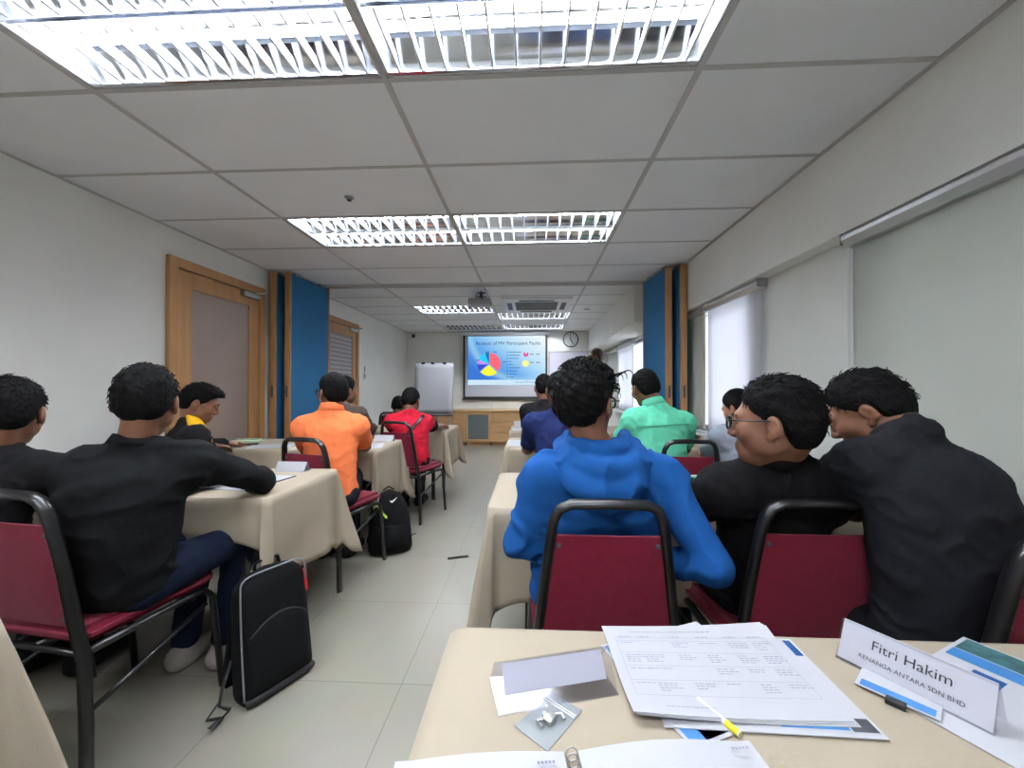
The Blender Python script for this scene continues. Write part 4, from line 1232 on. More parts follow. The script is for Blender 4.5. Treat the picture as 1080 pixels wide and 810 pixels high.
    def surf_strip(name, pts, wdt, m_, lift=0.125):
        """a narrow band lying on the back: points are (side, height fraction)"""
        r_, f_, u_ = Rt[:, 0], Rt[:, 1], Rt[:, 2]; L = np.linalg.norm(neck - pel); rows = []
        dg_vs = np.array([v.co for v in so.data.vertices])
        for (a, t) in pts:
            base = pel + (neck - pel) * t + r_ * a
            rel = dg_vs - base; h = rel @ f_; perp = np.linalg.norm(rel - h[:, None] * f_[None, :], axis=1)
            near_ = h[(perp < 0.02)]
            hh = near_.min() if len(near_) else -lift
            rows.append(base + f_ * (hh - 0.004))
        mb = MB(); rr = []
        for i, c_ in enumerate(rows):
            a, b = rows[max(0, i - 1)], rows[min(len(rows) - 1, i + 1)]; t_ = nrm(b - a); sd = nrm(np.cross(t_, f_)) * wdt / 2
            rr.append([tuple(c_ - sd + f_ * 0.002), tuple(c_ - sd - f_ * 0.002), tuple(c_ + sd - f_ * 0.002), tuple(c_ + sd + f_ * 0.002)])
        mb.grid(rr, closed=True); o = mb.build(name, m_, root, smooth=True); o.matrix_parent_inverse = Matrix.Translation(-Vector(root.location))
    if strap: surf_strip('bag_strap', [(0.13 - 0.24 * k / 12, 0.97 - 0.62 * k / 12) for k in range(13)], 0.026, MT['blackplastic'])
    if yoke: surf_strip('yoke_seam', [(-0.17 + 0.34 * k / 14, 0.80) for k in range(15)], 0.006, fabric('seam_fabric', tuple(int(c * 0.8) for c in shirt)))
    # ---- trousers, shoes
    lo, hi = bounds([hipL, hipR] + kn + an, 0.14); lo[2] = 0.06; hi[2] = pel[2] + 0.13
    G = Field(*[np.arange(lo[i], hi[i], 0.012 * q) for i in range(3)])
    G.ell(pel - V(0, 0, 0.005), V(0.158 * wide, 0.115, 0.100), Rp, k=0.03)
    for hp, k_, a_ in ((hipL, kn[0], an[0]), (hipR, kn[1], an[1])):
        G.rc(hp, k_, 0.086, 0.064, k=0.03); G.rc(k_, a_ + V(0, 0, 0.03), 0.062, 0.052, k=0.03)
    wrinkle(G, 0.004, 40.0, 1)
    v2, f2 = G.mesh(); np_mesh('trousers', v2, f2, fabric('trouser_fabric', trousers), root)
    for a_ in an:
        lo, hi = bounds([a_ + fw * 0.2, a_ - fw * 0.1], 0.1); lo[2] = -0.01
        G = Field(*[np.arange(lo[i], hi[i], 0.009 * q) for i in range(3)])
        z_ = V(0, 0, a_[2])
        G.rc(a_ - z_ + V(0, 0, 0.042) - fw * 0.035, a_ - z_ + V(0, 0, 0.036) + fw * 0.15, 0.046, 0.038, k=0.02); G.rc(a_ - V(0, 0, 0.04), a_ + V(0, 0, 0.0), 0.045, 0.045, k=0.03)
        G.f = np.maximum(G.f, 0.002 - G.ax[2][None, None, :] + 0 * G.f)
        v2, f2 = G.mesh(); np_mesh('shoe', v2, f2, fabric('shoe_leather', shoe), root)
    if glasses:
        g = bpy.data.objects.new('glasses', None)
        W = lambda x, y, z: tuple(head + Rh @ (V(x, y, z) * hs))
        mb = MB()
        for s_ in (-1, 1):
            loop = []
            for k in range(24):
                t = 2 * PI * k / 24; cx_, cz_ = math.cos(t), math.sin(t)
                ex = 0.026 * math.copysign(abs(cx_) ** 0.6, cx_); ez = 0.018 * math.copysign(abs(cz_) ** 0.6, cz_)
                loop.append(W(s_ * 0.034 + ex, 0.112 - 0.25 * abs(s_ * 0.034 + ex) ** 1.5, 0.006 + ez))
            mb.tube(loop, 0.0031, 6, closed=True)
            mb.tube([W(s_ * 0.060, 0.108, 0.014), W(s_ * 0.075, 0.100, 0.014), W(s_ * 0.083, 0.04, 0.012), W(s_ * 0.084, -0.005, 0.012), W(s_ * 0.082, -0.03, -0.01)], 0.0038, 6, flat=0.0024)
        mb.tube([W(-0.009, 0.112, 0.010), W(0, 0.116, 0.013), W(0.009, 0.112, 0.010)], 0.0022, 6)
        bpy.data.objects.remove(g)
        o = mb.build('glasses', MT['blackplastic'], root, smooth='full'); o.matrix_parent_inverse = Matrix.Translation(-Vector(root.location))
        mb = MB()
        for s_ in (-1, 1):
            mb.add([W(s_ * 0.034 + a, 0.1105 - 0.25 * abs(s_ * 0.034 + a) ** 1.5, 0.006 + b) for a, b in ((-0.024, -0.014), (0.024, -0.014), (0.024, 0.015), (-0.024, 0.015))], [(0, 1, 2, 3)])
        mb.build('lenses', MT['clear'], o)
    return root

# foreground, right side
person('person in a blue hooded sweatshirt with bushy black hair and glasses, back to viewer', (0.215, 1.325, 0.53), (0.215, 1.265, 0.995), (0.17, 1.27, 1.150), hyaw=-0.55, hpitch=-0.05, hroll=0.05,
       shL=(0.040, 1.255, 0.915), shR=(0.405, 1.255, 0.915), elL=(-0.035, 1.27, 0.71), wrL=(0.02, 1.48, 0.785), elR=(0.505, 1.13, 0.70), wrR=(0.405, 1.235, 0.670), hand_dir=(None, (-0.9, 0.1, -0.35)),
       shirt=(22, 74, 136), sleeve='long', hood=True, hair='bushy', hair_thick=1.25, glasses=True, face_detail=True, wide=1.34, bow=-0.02, q=0.9, wr_amp=0.011, fold=20)
person('person in black with short hair and black glasses, turned left in profile', (0.775, 1.355, 0.53), (0.725, 1.225, 0.985), (0.688, 1.16, 1.098), face=0.15, hyaw=0.90, hpitch=-0.06,
       shL=(0.570, 1.21, 0.895), shR=(0.880, 1.225, 0.885), elL=(0.48, 1.36, 0.78), wrL=(0.55, 1.58, 0.785), elR=(0.92, 1.42, 0.76), wrR=(0.80, 1.60, 0.785),
       shirt=(15, 14, 16), sleeve='long', collar='polo', glasses=True, face_detail=True, strands=700, skin='skin', q=0.9, hair_thick=1.1, bow=0.0, wide=0.96)
person('person in charcoal shirt at the right edge leaning forward with head bowed', (1.03, 1.07, 0.53), (1.025, 1.13, 1.05), (1.010, 1.245, 1.125), hs=0.95, face=0.15, hyaw=0.80, hpitch=-0.55,
       shL=(0.890, 1.115, 0.985), shR=(1.075, 1.11, 0.955), elL=(0.855, 1.31, 0.84), wrL=(0.80, 1.53, 0.79), elR=(1.06, 1.36, 0.80), wrR=(0.98, 1.58, 0.785),
       shirt=(24, 25, 30), sleeve='short', collar='crew', face_detail=True, strands=700, hair='short', bow=0.06, wide=1.0, q=0.9, trousers=(22, 22, 26))
# foreground, left side
person('person in a black long-sleeved shirt leaning on the cream table at left', (-1.42, 1.31, 0.53), (-1.375, 1.31, 0.985), (-1.36, 1.34, 1.145), face=-0.12, hyaw=0.50, hpitch=-0.12,
       shL=(-1.490, 1.26, 0.920), shR=(-1.225, 1.39, 0.925), elL=(-1.51, 1.42, 0.72), wrL=(-1.47, 1.66, 0.785), elR=(-1.165, 1.66, 0.80), wrR=(-1.36, 1.84, 0.79),
       shirt=(16, 17, 19), sleeve='long', collar='crew', strands=700, hair='short', hair_thick=1.15, trousers=(17, 26, 46), shoe=(146, 138, 134), bow=0.05, wide=1.0, wr_amp=0.010, fold=22,
       knees=((-1.47, 1.70, 0.55), (-1.27, 1.68, 0.55)), ankles=((-1.50, 1.66, 0.085), (-1.34, 1.68, 0.085)))
person('person in a dark top with short hair cut off by the left edge', (-2.00, 1.27, 0.53), (-1.92, 1.33, 0.955), (-1.905, 1.36, 1.105), face=0.05, hyaw=0.62, hpitch=-0.15,
       shL=(-2.08, 1.28, 0.89), shR=(-1.765, 1.37, 0.885), elR=(-1.66, 1.58, 0.79), wrR=(-1.76, 1.80, 0.785), elL=(-2.14, 1.50, 0.78), wrL=(-2.02, 1.72, 0.785),
       shirt=(20, 19, 21), sleeve='long', collar='crew', strands=700, hair='short', bow=0.03)
person('person with yellow jacket front and black shirt looking down by the left door', (-2.22, 2.44, 0.53), (-2.20, 2.46, 0.95), (-2.175, 2.50, 1.095), face=-0.7, hyaw=-1.0, hpitch=-0.42,
       elR=(-2.27, 2.58, 0.74), wrR=(-2.31, 2.76, 0.775), hand_dir=(None, (0.5, 0.7, -0.1)), elL=(-2.38, 2.70, 0.79), wrL=(-2.32, 2.90, 0.775),
       shirt=(26, 24, 26), sleeve='long', collar='crew', front=(214, 164, 30), face_detail=True, strands=700, hair='quiff', hair_thick=0.8, skin='skin')
person('person in a bright orange polo shirt wearing glasses', (-1.255, 2.44, 0.53), (-1.275, 2.47, 1.025), (-1.288, 2.51, 1.165), face=-0.05, hyaw=0.95, hpitch=-0.03,
       shL=(-1.440, 2.44, 0.945), shR=(-1.125, 2.52, 0.945), elL=(-1.49, 2.56, 0.79), wrL=(-1.42, 2.82, 0.775), elR=(-1.16, 2.72, 0.79), wrR=(-1.30, 2.90, 0.785),
       shirt=(236, 124, 76), sleeve='short', collar='polo', glasses=True, hair='short', hair_thick=1.2, hs=0.98, face_detail=True, bow=0.02, wide=0.95, hem=0.46, wr_amp=0.005, knees=((-1.47, 2.82, 0.55), (-1.30, 2.85, 0.55)))
person('person in a grey brown top behind the orange shirted person', (-1.76, 3.55, 0.53), (-1.75, 3.58, 1.01), (-1.74, 3.63, 1.17), hyaw=-0.5, hpitch=-0.1, shirt=(82, 70, 66), sleeve='long', collar='crew', hair='short', hair_thick=1.6, hair_len=0.02, q=1.4,
       elR=(-1.54, 3.72, 0.80), wrR=(-1.62, 3.98, 0.80))
person('person in a red and black shirt with a crossbody strap', (-1.12, 3.67, 0.53), (-1.155, 3.72, 0.935), (-1.165, 3.78, 1.065), face=-0.1, hyaw=-0.1, hpitch=-0.4,
       shL=(-1.315, 3.68, 0.875), shR=(-1.015, 3.76, 0.865), elL=(-1.38, 3.90, 0.79), wrL=(-1.26, 4.14, 0.78), elR=(-0.975, 3.96, 0.80), wrR=(-0.955, 4.20, 0.785),
       shirt=(176, 26, 46), sleeve='short', sleeve_rgb=(28, 24, 28), collar='crew', hair='short', strap=True, q=1.3, hem=0.46, bow=0.03, trousers=(30, 28, 30), knees=((-1.33, 4.04, 0.55), (-1.14, 4.08, 0.55)))
person('person with dark hair mostly hidden behind the red shirted person', (-1.73, 5.02, 0.50), (-1.75, 5.10, 0.82), (-1.755, 5.16, 0.955), hpitch=-0.3, shirt=(34, 34, 40), sleeve='long', collar='crew', q=1.6)
# middle and front rows, right side
person('person in a navy shirt behind the blue hooded one', (0.19, 2.62, 0.53), (0.185, 2.67, 1.01), (0.185, 2.73, 1.175), hyaw=0.1, hpitch=-0.1, shL=(0.01, 2.66, 0.955), shR=(0.36, 2.66, 0.955), elL=(-0.03, 2.83, 0.76), wrL=(0.10, 3.06, 0.785),
       shirt=(30, 40, 84), sleeve='short', collar='crew', q=1.2, hair_thick=1.1, wide=1.0)
person('person in a black shirt in the front row beyond the navy shirted one', (0.13, 3.74, 0.53), (0.12, 3.78, 1.03), (0.115, 3.83, 1.195), hyaw=0.1, hpitch=-0.1, shirt=(26, 25, 28), sleeve='short', collar='crew', q=1.4, hair_thick=1.1)
person('person in a mint green shirt with head bowed', (0.845, 2.60, 0.53), (0.815, 2.65, 1.055), (0.765, 2.72, 1.195), hyaw=0.25, hpitch=-0.3, hroll=-0.1, shL=(0.665, 2.63, 0.985), shR=(1.00, 2.65, 0.965), elL=(0.60, 2.78, 0.82), wrL=(0.74, 3.02, 0.79), elR=(1.06, 2.80, 0.78), wrR=(0.94, 3.06, 0.785),
       shirt=(112, 222, 184), sleeve='short', collar='polo', hair='short', hair_thick=0.7, yoke=True, q=1.1, wide=1.02)
person('woman in a pale grey top with dark bob hair by the window', (1.375, 2.64, 0.53), (1.365, 2.68, 0.925), (1.375, 2.72, 1.065), face=0.1, hyaw=0.55, hpitch=-0.45, shL=(1.235, 2.66, 0.875), shR=(1.495, 2.70, 0.875), elL=(1.20, 2.82, 0.74), wrL=(1.30, 3.05, 0.785), elR=(1.50, 2.90, 0.76), wrR=(1.40, 3.08, 0.785),
       shirt=(170, 178, 194), sleeve='short', collar='crew', skin='skin2', hair='bowl', hair_len=0.03, hs=0.94, wide=0.85, q=1.2)
person('standing person at the front near the whiteboard, mostly hidden behind bushy hair', (0.97, 6.0, 0.93), (0.97, 6.0, 1.46), (0.962, 6.0, 1.655), face=1.2, hyaw=1.4, hpitch=-0.1, elL=(0.9, 5.78, 1.18), wrL=(0.84, 5.85, 1.0), elR=(0.98, 6.22, 1.18), wrR=(0.90, 6.2, 1.0), shirt=(60, 60, 70), sleeve='long', collar='polo', hair='short', hair_mat='brownhair', stand=True, q=1.5, face_detail=True)
# ------------------------------------------------------------------ things on the foreground table
def sheet(mb, w_, d_, t=0.0012, M=None, curl=0.0, n=8):
    rows_t, rows_b = [], []
    for j in range(n + 1):
        y = -d_ / 2 + d_ * j / n; rt_, rb_ = [], []
        for i in range(n + 1):
            x = -w_ / 2 + w_ * i / n; u, v = i / n * 2 - 1, j / n * 2 - 1
            z = curl * (max(0, u * v * 0.6 + 0.4 * v * v) ** 2)
            rt_.append((x, y, z + t)); rb_.append((x, y, z))
        rows_t.append(rt_); rows_b.append(rb_)
    mb.grid(rows_t, M); mb.grid([r[::-1] for r in rows_b], M)
    for rw in (0, n):
        mb.grid([rows_t[rw], rows_b[rw]], M)
    for c_ in (0, n):
        mb.grid([[r[c_] for r in rows_t], [r[c_] for r in rows_b]], M)
    return mb
def quad(mb, x0, x1, y0, y1, z, M=None):
    return mb.add([(x0, y0, z), (x1, y0, z), (x1, y1, z), (x0, y1, z)], [(0, 1, 2, 3)], M)

def leaflet(name, label, x, y, z, rz, w_, d_, layout, grp=None, cat='paper', lift=0.0, tilt=0.0):
    r = thing(name, label, cat, (x, y, z), rz, grp)
    if tilt: r.rotation_euler = (tilt, 0, rz)
    mb = MB(); sheet(mb, w_, d_, 0.0012, None, lift, 1 if not lift else 8); mb.build('page', MT['paper'], r, smooth=True)
    for nm, m_, x0, x1, y0, y1 in layout:
        mb = MB(); quad(mb, x0 * w_ / 2, x1 * w_ / 2, y0 * d_ / 2, y1 * d_ / 2, 0.0016); mb.build(nm, MT[m_], r)
    return r
# two brochures lie under the printed schedule
leaflet('brochure', 'blue and white brochure sticking out at left under the printed schedule sheets', 0.262, 0.654, TOP + 0.0005, math.radians(-67.5), 0.215, 0.215,
        [('blue_band', 'blueprint', -0.95, -0.55, -0.95, -0.75), ('blue_block', 'blueprint', 0.35, 0.95, -0.95, -0.45), ('dark_wave', 'darkblueprint', 0.72, 0.95, -0.75, -0.35)], 'brochures under the schedule', 'brochure')
leaflet('brochure', 'white brochure with blue footer band under right side of printed schedule', 0.322, 0.645, TOP + 0.002, math.radians(-1), 0.285, 0.205,
        [('blue_band', 'blueprint', 0.10, 0.72, -0.90, -0.74), ('photo_block', 'darkgrey', 0.74, 0.97, -0.92, -0.70), ('corner_band', 'darkblueprint', 0.88, 0.97, 0.55, 0.95)], 'brochures under the schedule', 'brochure')
ps = thing('printed_sheets', 'stack of white A4 sheets printed with a schedule table on foreground cloth', 'paper', (0.287, 0.660, TOP + 0.0035), math.radians(1.5))
for k in range(3):
    mb = MB(); sheet(mb, 0.297, 0.21, 0.0011, Matrix.Translation((0.003 * (1 - k), 0.0015 * (k - 1), 0.0013 * k)) @ Matrix.Rotation(0.008 * (k - 1), 4, 'Z'), 0.010); mb.build('sheet', MT['paper'], ps, smooth=True)
def sheet_z(x, y): 
    u, v = x / 0.1485, y / 0.105
    return 0.0026 + 0.0011 + 0.010 * (max(0, u * v * 0.6 + 0.4 * v * v) ** 2) + 0.0009
rg = random.Random(3)
mb = MB()
def strip(mb, x0, x1, y, h):
    n = max(1, int((x1 - x0) / 0.02))
    for i in range(n):
        a, b = x0 + (x1 - x0) * i / n, x0 + (x1 - x0) * (i + 1) / n
        mb.add([(a, y, sheet_z(a, y)), (b, y, sheet_z(b, y)), (b, y + h, sheet_z(b, y + h)), (a, y + h, sheet_z(a, y + h))], [(0, 1, 2, 3)])
def words(mb, x0, x1, y, h):
    x = x0
    while x < x1 - 0.003:
        L = rg.uniform(0.003, 0.009); strip(mb, x, min(x + L, x1), y, h); x += L + 0.0018
words(mb, -0.105, 0.045, 0.086, 0.0016)
for c_, x0 in enumerate((-0.128, -0.096, -0.040, 0.008, 0.058, 0.100)):
    words(mb, x0, x0 + 0.022, 0.072, 0.0013)
    for g_ in range(4):
        if rg.random() < 0.2: continue
        y = 0.056 - g_ * 0.032
        for q in range(rg.randint(1, 4)):
            words(mb, x0, x0 + rg.uniform(0.018, 0.036), y - q * 0.0052, 0.0011)
words(mb, -0.10, -0.03, -0.088, 0.0011)
mb.build('printed_text', MT['ink'], ps)['kind'] = 'stuff'
mb = MB()
for y in (0.068, 0.060, 0.029, -0.003, -0.035, -0.067):
    strip(mb, -0.135, 0.132, y + 0.0015, 0.0004)
for x in (-0.135, 0.1316):
    for j in range(8):
        y0, y1 = -0.0655 + j * 0.01685, -0.0655 + (j + 1) * 0.01685
        mb.add([(x, y0, sheet_z(x, y0)), (x + 0.0004, y0, sheet_z(x, y0)), (x + 0.0004, y1, sheet_z(x, y1)), (x, y1, sheet_z(x, y1))], [(0, 1, 2, 3)])
mb.build('table_rules', MT['ink'], ps)
mb = MB(); mb.tube([(-0.139, -0.094, 0.0062), (-0.131, -0.096, 0.0062)], 0.0007, 6); mb.build('staple', MT['darkgrey'], ps)
pn = thing('yellow_marker', 'yellow marker tip lying between the schedule sheets and notebook', 'pen', (0.2625, 0.546, TOP + 0.0045), math.radians(118))
mb = MB(); mb.tube([(-0.045, 0, 0), (0.02, 0, 0)], 0.0042, 10); mb.build('barrel', MT['white'], pn, smooth=True)
mb = MB(); mb.tube([(0.0, 0, 0), (0.018, 0, 0), (0.02, 0, 0)], [0.0046, 0.0046, 0.003], 10); mb.build('cap', MT['yellow'], pn, smooth=True)
pn.location = (0.262, 0.552, TOP + 0.006); pn.rotation_euler = (0, 0, math.radians(-62))

def tent_holder(label, x, y, rz, L, D, Ht, lines=None, faded=False, front_only=False):
    r = thing('name_plate', label, 'name plate', (x, y, TOP), rz, 'clear acrylic name plates')
    t = 0.0014
    def slab(a, b, z=0):
        mb_ = MB(); ax, az = a; bx, bz = b
        n_ = Vector((0, bz - az, -(bx - ax))).normalized() * t
        vs = [(-L / 2, ax, az), (L / 2, ax, az), (L / 2, bx, bz), (-L / 2, bx, bz)]
        vs += [tuple(Vector(v) + n_) for v in vs]
        mb_.add(vs, [(3, 2, 1, 0), (4, 5, 6, 7), (0, 1, 5, 4), (1, 2, 6, 5), (2, 3, 7, 6), (3, 0, 4, 7)]); return mb_
    slab((-D / 2, 0.0), (0.0, Ht)).build('front_face', MT['clear'], r)
    slab((0.0, Ht), (D / 2, 0.0)).build('back_face', MT['clear'], r)
    slab((D / 2, 0.0), (-D / 2, 0.0005)).build('base_face', MT['clear'], r)
    # paper insert behind the front face
    sl_ = math.atan2(Ht, D / 2); FL = math.hypot(Ht, D / 2)
    M = Matrix.Translation((0, -D / 2 + 0.0035, 0.001)) @ Matrix.Rotation(sl_, 4, 'X')
    a, b = (0.03, 0.97) if not faded else (0.30, 0.90)
    lx = L / 2 - (0.002 if not faded else 0.012)
    mb_ = MB(); mb_.box((-lx, FL * a, -0.0006), (lx, FL * b, 0.0), 0, M); ins = mb_.build('paper_insert', MT['insert'] if not faded else mat('show_through_paper', (226, 226, 236), 0.8), r)
    if lines:
        for txt, sz, yy, m_ in lines:
            mb_ = MB(); text_mesh(txt, sz, M @ Matrix.Translation((0, FL * yy, 0.0006)), mb_, 'CENTER'); mb_.build('lettering', MT[m_], ins)['kind'] = 'stuff'
    return r
tent_holder('clear acrylic name plate lettered with a name, right of the schedule sheets', 0.583, 0.642, math.radians(-59.5), 0.176, 0.055, 0.060,
            [('Fitri Hakim', 0.0205, 0.52, 'blackink'), ('KENANGA ANTARA SDN BHD', 0.0088, 0.24, 'blackink')])
tent_holder('clear acrylic name plate seen from its blank back, left on foreground cloth', 0.032, 0.614, math.radians(15), 0.182, 0.075, 0.050, None, True)

zb = thing('zip_bag', 'small clear zip bag with metal clip on the foreground cloth', 'plastic bag', (0.024, 0.553, TOP), math.radians(-38))
mb = MB(); sheet(mb, 0.055, 0.082, 0.0012, None, 0.002); mb.build('bag_film', mat('zip_bag_film', (170, 178, 184), 0.25, alpha=0.5), zb, smooth=True)
mb = MB(); mb.box((-0.026, 0.022, 0.0015), (0.026, 0.0235, 0.0028)); mb.box((-0.026, 0.026, 0.0015), (0.026, 0.0275, 0.0028)); mb.build('zip_seal', MT['white'], zb)
mb = MB(); mb.box((-0.004, -0.012, 0.002), (0.010, 0.006, 0.009), 0.0015); mb.tube([(0.003, 0.004, 0.006), (0.012, 0.012, 0.007), (0.020, 0.008, 0.006)], 0.0022, 8)
mb.lathe([(0.004, 0), (0.004, 0.004)], 12, Matrix.Translation((-0.006, -0.002, 0.003))); mb.tube([(0.0, -0.01, 0.006), (-0.008, -0.018, 0.005), (0.004, -0.020, 0.005)], 0.0018, 8); mb.build('metal_clip', MT['metal'], zb, smooth=True)

nb = thing('spiral_notebook', 'open spiral notebook with white pages at the bottom of the photo', 'notebook', (0.066, 0.352, TOP), math.radians(6.5))
def page(name, x0, x1, bend):
    rows = []
    n = 12
    top_, bot_ = [], []
    for j in range(9):
        y = -0.148 + 0.296 * j / 8; a_, b_ = [], []
        for i in range(n + 1):
            t = i / n; x = x0 + (x1 - x0) * t
            z = 0.004 + bend * math.sin(PI * min(1, t * 1.1)) * 0.8 * (0.6 + 0.4 * j / 8)
            a_.append((x, y, z + 0.003)); b_.append((x, y, 0.0005 + z * 0.6))
        top_.append(a_); bot_.append(b_[::-1])
    m_ = MB(); m_.grid(top_); m_.grid(bot_); m_.grid([top_[-1], bot_[-1][::-1]]); m_.grid([top_[0], bot_[0][::-1]]); m_.grid([[r_[-1] for r_ in top_], [r_[0] for r_ in bot_]]); m_.grid([[r_[0] for r_ in top_], [r_[-1] for r_ in bot_]])
    return m_.build(name, MT['paper'], nb, smooth=True)
page('left_page', -0.010, -0.215, 0.006); page('right_page', 0.008, 0.230, 0.010)
rings = MB()
for k in range(33):
    y = 0.142 - k * 0.0086
    mb = MB()
    mb.tube([(0.0075 * math.cos(t) - 0.001, y + 0.002 * math.sin(t), 0.0085 + 0.007 * math.sin(t)) for t in np.linspace(0, 2 * PI, 14)[:-1]], 0.0009, 6, closed=True); mb.build('wire_ring', MT['metal'], nb, smooth='full')
mb = MB()
for x in (-0.045, 0.195):
    for q in range(5):
        quad(mb, x + q * 0.0045, x + q * 0.0045 + 0.0032, 0.128, 0.1315, 0.0125 if x < 0 else 0.0155)
mb.build('printed_heading', MT['ink'], nb)['kind'] = 'stuff'

lf = leaflet('car_brochure', 'white car brochure with blue and dark teal blocks at right table edge', 0.700, 0.612, TOP + 0.0005, math.radians(27), 0.305, 0.20,
        [('teal_photo', 'tealprint', 0.64, 0.97, 0.10, 0.94), ('blue_band', 'blueprint', 0.40, 0.62, 0.0, 0.94), ('car_picture', 'darkblueprint', -0.05, 0.30, 0.20, 0.55), ('car_picture', 'darkgrey', -0.30, 0.20, -0.65, -0.45), ('car_picture', 'blueprint', 0.25, 0.6, -0.6, -0.35)], None, 'brochure')
bd = thing('name_badge', 'small name badge card with black clip beneath the lettered name plate', 'badge', (0.545, 0.622, TOP), math.radians(-48))
mb = MB(); mb.box((-0.045, -0.027, 0.004), (0.045, 0.027, 0.0052), 0.0005); mb.build('card', MT['paper'], bd)
mb = MB(); quad(mb, -0.04, 0.04, -0.024, -0.006, 0.0055); mb.build('blue_print', MT['blueprint'], bd)
mb = MB(); mb.box((-0.010, -0.036, 0.0), (0.012, -0.022, 0.007), 0.001); mb.build('clip', MT['blackplastic'], bd)

# ------------------------------------------------------------------ things on the other tables
def card(label, x, y, rz, w_=0.17, h_=0.05, d_=0.06, grp='folded white name cards'):
    r = thing('name_card', label, 'name card', (x, y, TOP), rz, grp)
    mb = MB()
    vs = [(-w_ / 2, -d_ / 2, 0), (w_ / 2, -d_ / 2, 0), (w_ / 2, 0, h_), (-w_ / 2, 0, h_), (w_ / 2, d_ / 2, 0), (-w_ / 2, d_ / 2, 0)]
    mb.add(vs, [(0, 1, 2, 3), (3, 2, 4, 5)]); mb.build('folded_card', MT['paper'], r, solid=0.001)
    mb = MB(); mb.box((-w_ / 2, -d_ / 2, 0.0), (w_ / 2, d_ / 2, 0.001)); mb.build('base', MT['clear'], r)
    return r
def paper(label, x, y, rz, w_=0.21, d_=0.297, grp=None, edge=False, lines=10, dz=0.0):
    r = thing('paper_sheet', label, 'paper', (x, y, TOP + dz), rz, grp)
    mb = MB(); sheet(mb, w_, d_, 0.002, None, 0.0, 1); mb.build('page', MT['paper'], r)
    mb = MB()
    for k in range(lines):
        yy = d_ * (0.40 - 0.8 * k / lines); quad(mb, -w_ * 0.4, w_ * rg.uniform(0.1, 0.4), yy, yy + 0.004, 0.0026)
    mb.build('printed_text', MT['ink'], r)['kind'] = 'stuff'
    if edge:
        mb = MB(); mb.box((w_ / 2, -d_ / 2, 0), (w_ / 2 + 0.006, d_ / 2, 0.004)); mb.build('dark_spine', MT['darkgrey'], r)
    return r
card('folded white name card on the table behind the black long-sleeved person\'s elbow', -1.315, 2.125, -0.05)
paper('white document with dark edge beside the black shirted person\'s elbow', -1.36, 1.86, -0.15, 0.24, 0.30, edge=True)
st = thing('striped_papers', 'black and white striped papers under the black long-sleeved person\'s arm', 'paper', (-1.53, 1.74, TOP), 0.5)
for k in range(4):
    mb = MB(); sheet(mb, 0.16, 0.12, 0.002, Matrix.Translation((0.012 * k, 0.015 * k, 0.004 * k)) @ Matrix.Rotation(0.08 * k, 4, 'Z'), 0, 1); mb.build('sheet', MT['paper'] if k % 2 else MT['blackplastic'], st)
ph = thing('mobile_phone', 'black mobile phone lying on table before the left door', 'phone', (-2.26, 3.05, TOP), -1.1)
mb = MB(); mb.box((-0.037, -0.075, 0), (0.037, 0.075, 0.009), 0.003); mb.build('case', MT['blackplastic'], ph, smooth=True)
mb = MB(); mb.box((-0.033, -0.07, 0.009), (0.033, 0.07, 0.0095)); mb.build('display', mat('phone_glass', (18, 20, 24), 0.1), ph)
gb = thing('green_folder', 'pale green folded folder on the table before the left door', 'folder', (-2.42, 3.24, TOP), 0.2)
mb = MB(); sheet(mb, 0.26, 0.16, 0.004, None, 0.0, 1); mb.build('cover', mat('pale_green_card', (186, 204, 180), 0.7), gb)
mb = MB(); mb.tube([(-0.12, -0.07, 0.012), (0, -0.075, 0.016), (0.12, -0.06, 0.012), (0.125, 0.0, 0.012), (0.1, 0.06, 0.012), (-0.1, 0.07, 0.012)], 0.008, 8); mb.build('lanyard_cord', mat('pale_green_cord', (196, 214, 186), 0.8), gb, smooth='full')
paper('white sheets on table seen left of the orange person\'s chair back', -2.03, 3.0, 0.4, 0.3, 0.21, grp='loose white sheets')
paper('white sheets on table seen through the orange person\'s chair frame', -1.66, 2.98, -0.1, 0.3, 0.21, grp='loose white sheets')
paper('white sheets on table right of the orange shirted person\'s arm', -1.275, 3.06, 0.3, 0.21, 0.297, grp='loose white sheets')
card('folded white name card on table between orange and red shirted persons', -1.262, 3.345, -0.05)
pe = thing('pen', 'short dark pen lying by the orange shirted person\'s right arm', 'pen', (-1.36, 2.95, TOP + 0.005), 0.5)
mb = MB(); mb.tube([(-0.06, 0, 0), (0.05, 0, 0), (0.07, 0, 0)], [0.0045, 0.0045, 0.001], 8); mb.build('barrel', MT['blackplastic'], pe, smooth=True)
paper('white sheet under the red shirted person\'s hand', -1.12, 4.42, -0.1, 0.21, 0.297, grp='loose white sheets')
card('folded white name card on the right front row table', -0.14, 4.58, 0.05, 0.12, 0.07)
paper('white sheets on right front row table near its aisle end', -0.13, 4.34, 0.1, 0.16, 0.22, grp='loose white sheets')
paper('white sheets on the table left of the navy shirted person\'s arm', -0.12, 3.27, 0.05, 0.14, 0.36, grp='loose white sheets')
p2 = thing('mobile_phone', 'black mobile phone on papers between blue hooded and bespectacled persons', 'phone', (0.80, 1.94, TOP + 0.008), 0.9)
mb = MB(); mb.box((-0.037, -0.075, 0), (0.037, 0.075, 0.009), 0.003); mb.build('case', MT['blackplastic'], p2, smooth=True)
mb = MB(); mb.box((-0.033, -0.07, 0.009), (0.033, 0.07, 0.0095)); mb.build('display', mat('phone_screen_glass', (18, 20, 24), 0.1), p2)
paper('white papers under the phone between blue hooded and bespectacled persons', 0.80, 1.80, 0.3, 0.26, 0.36, grp=None, dz=0.002)
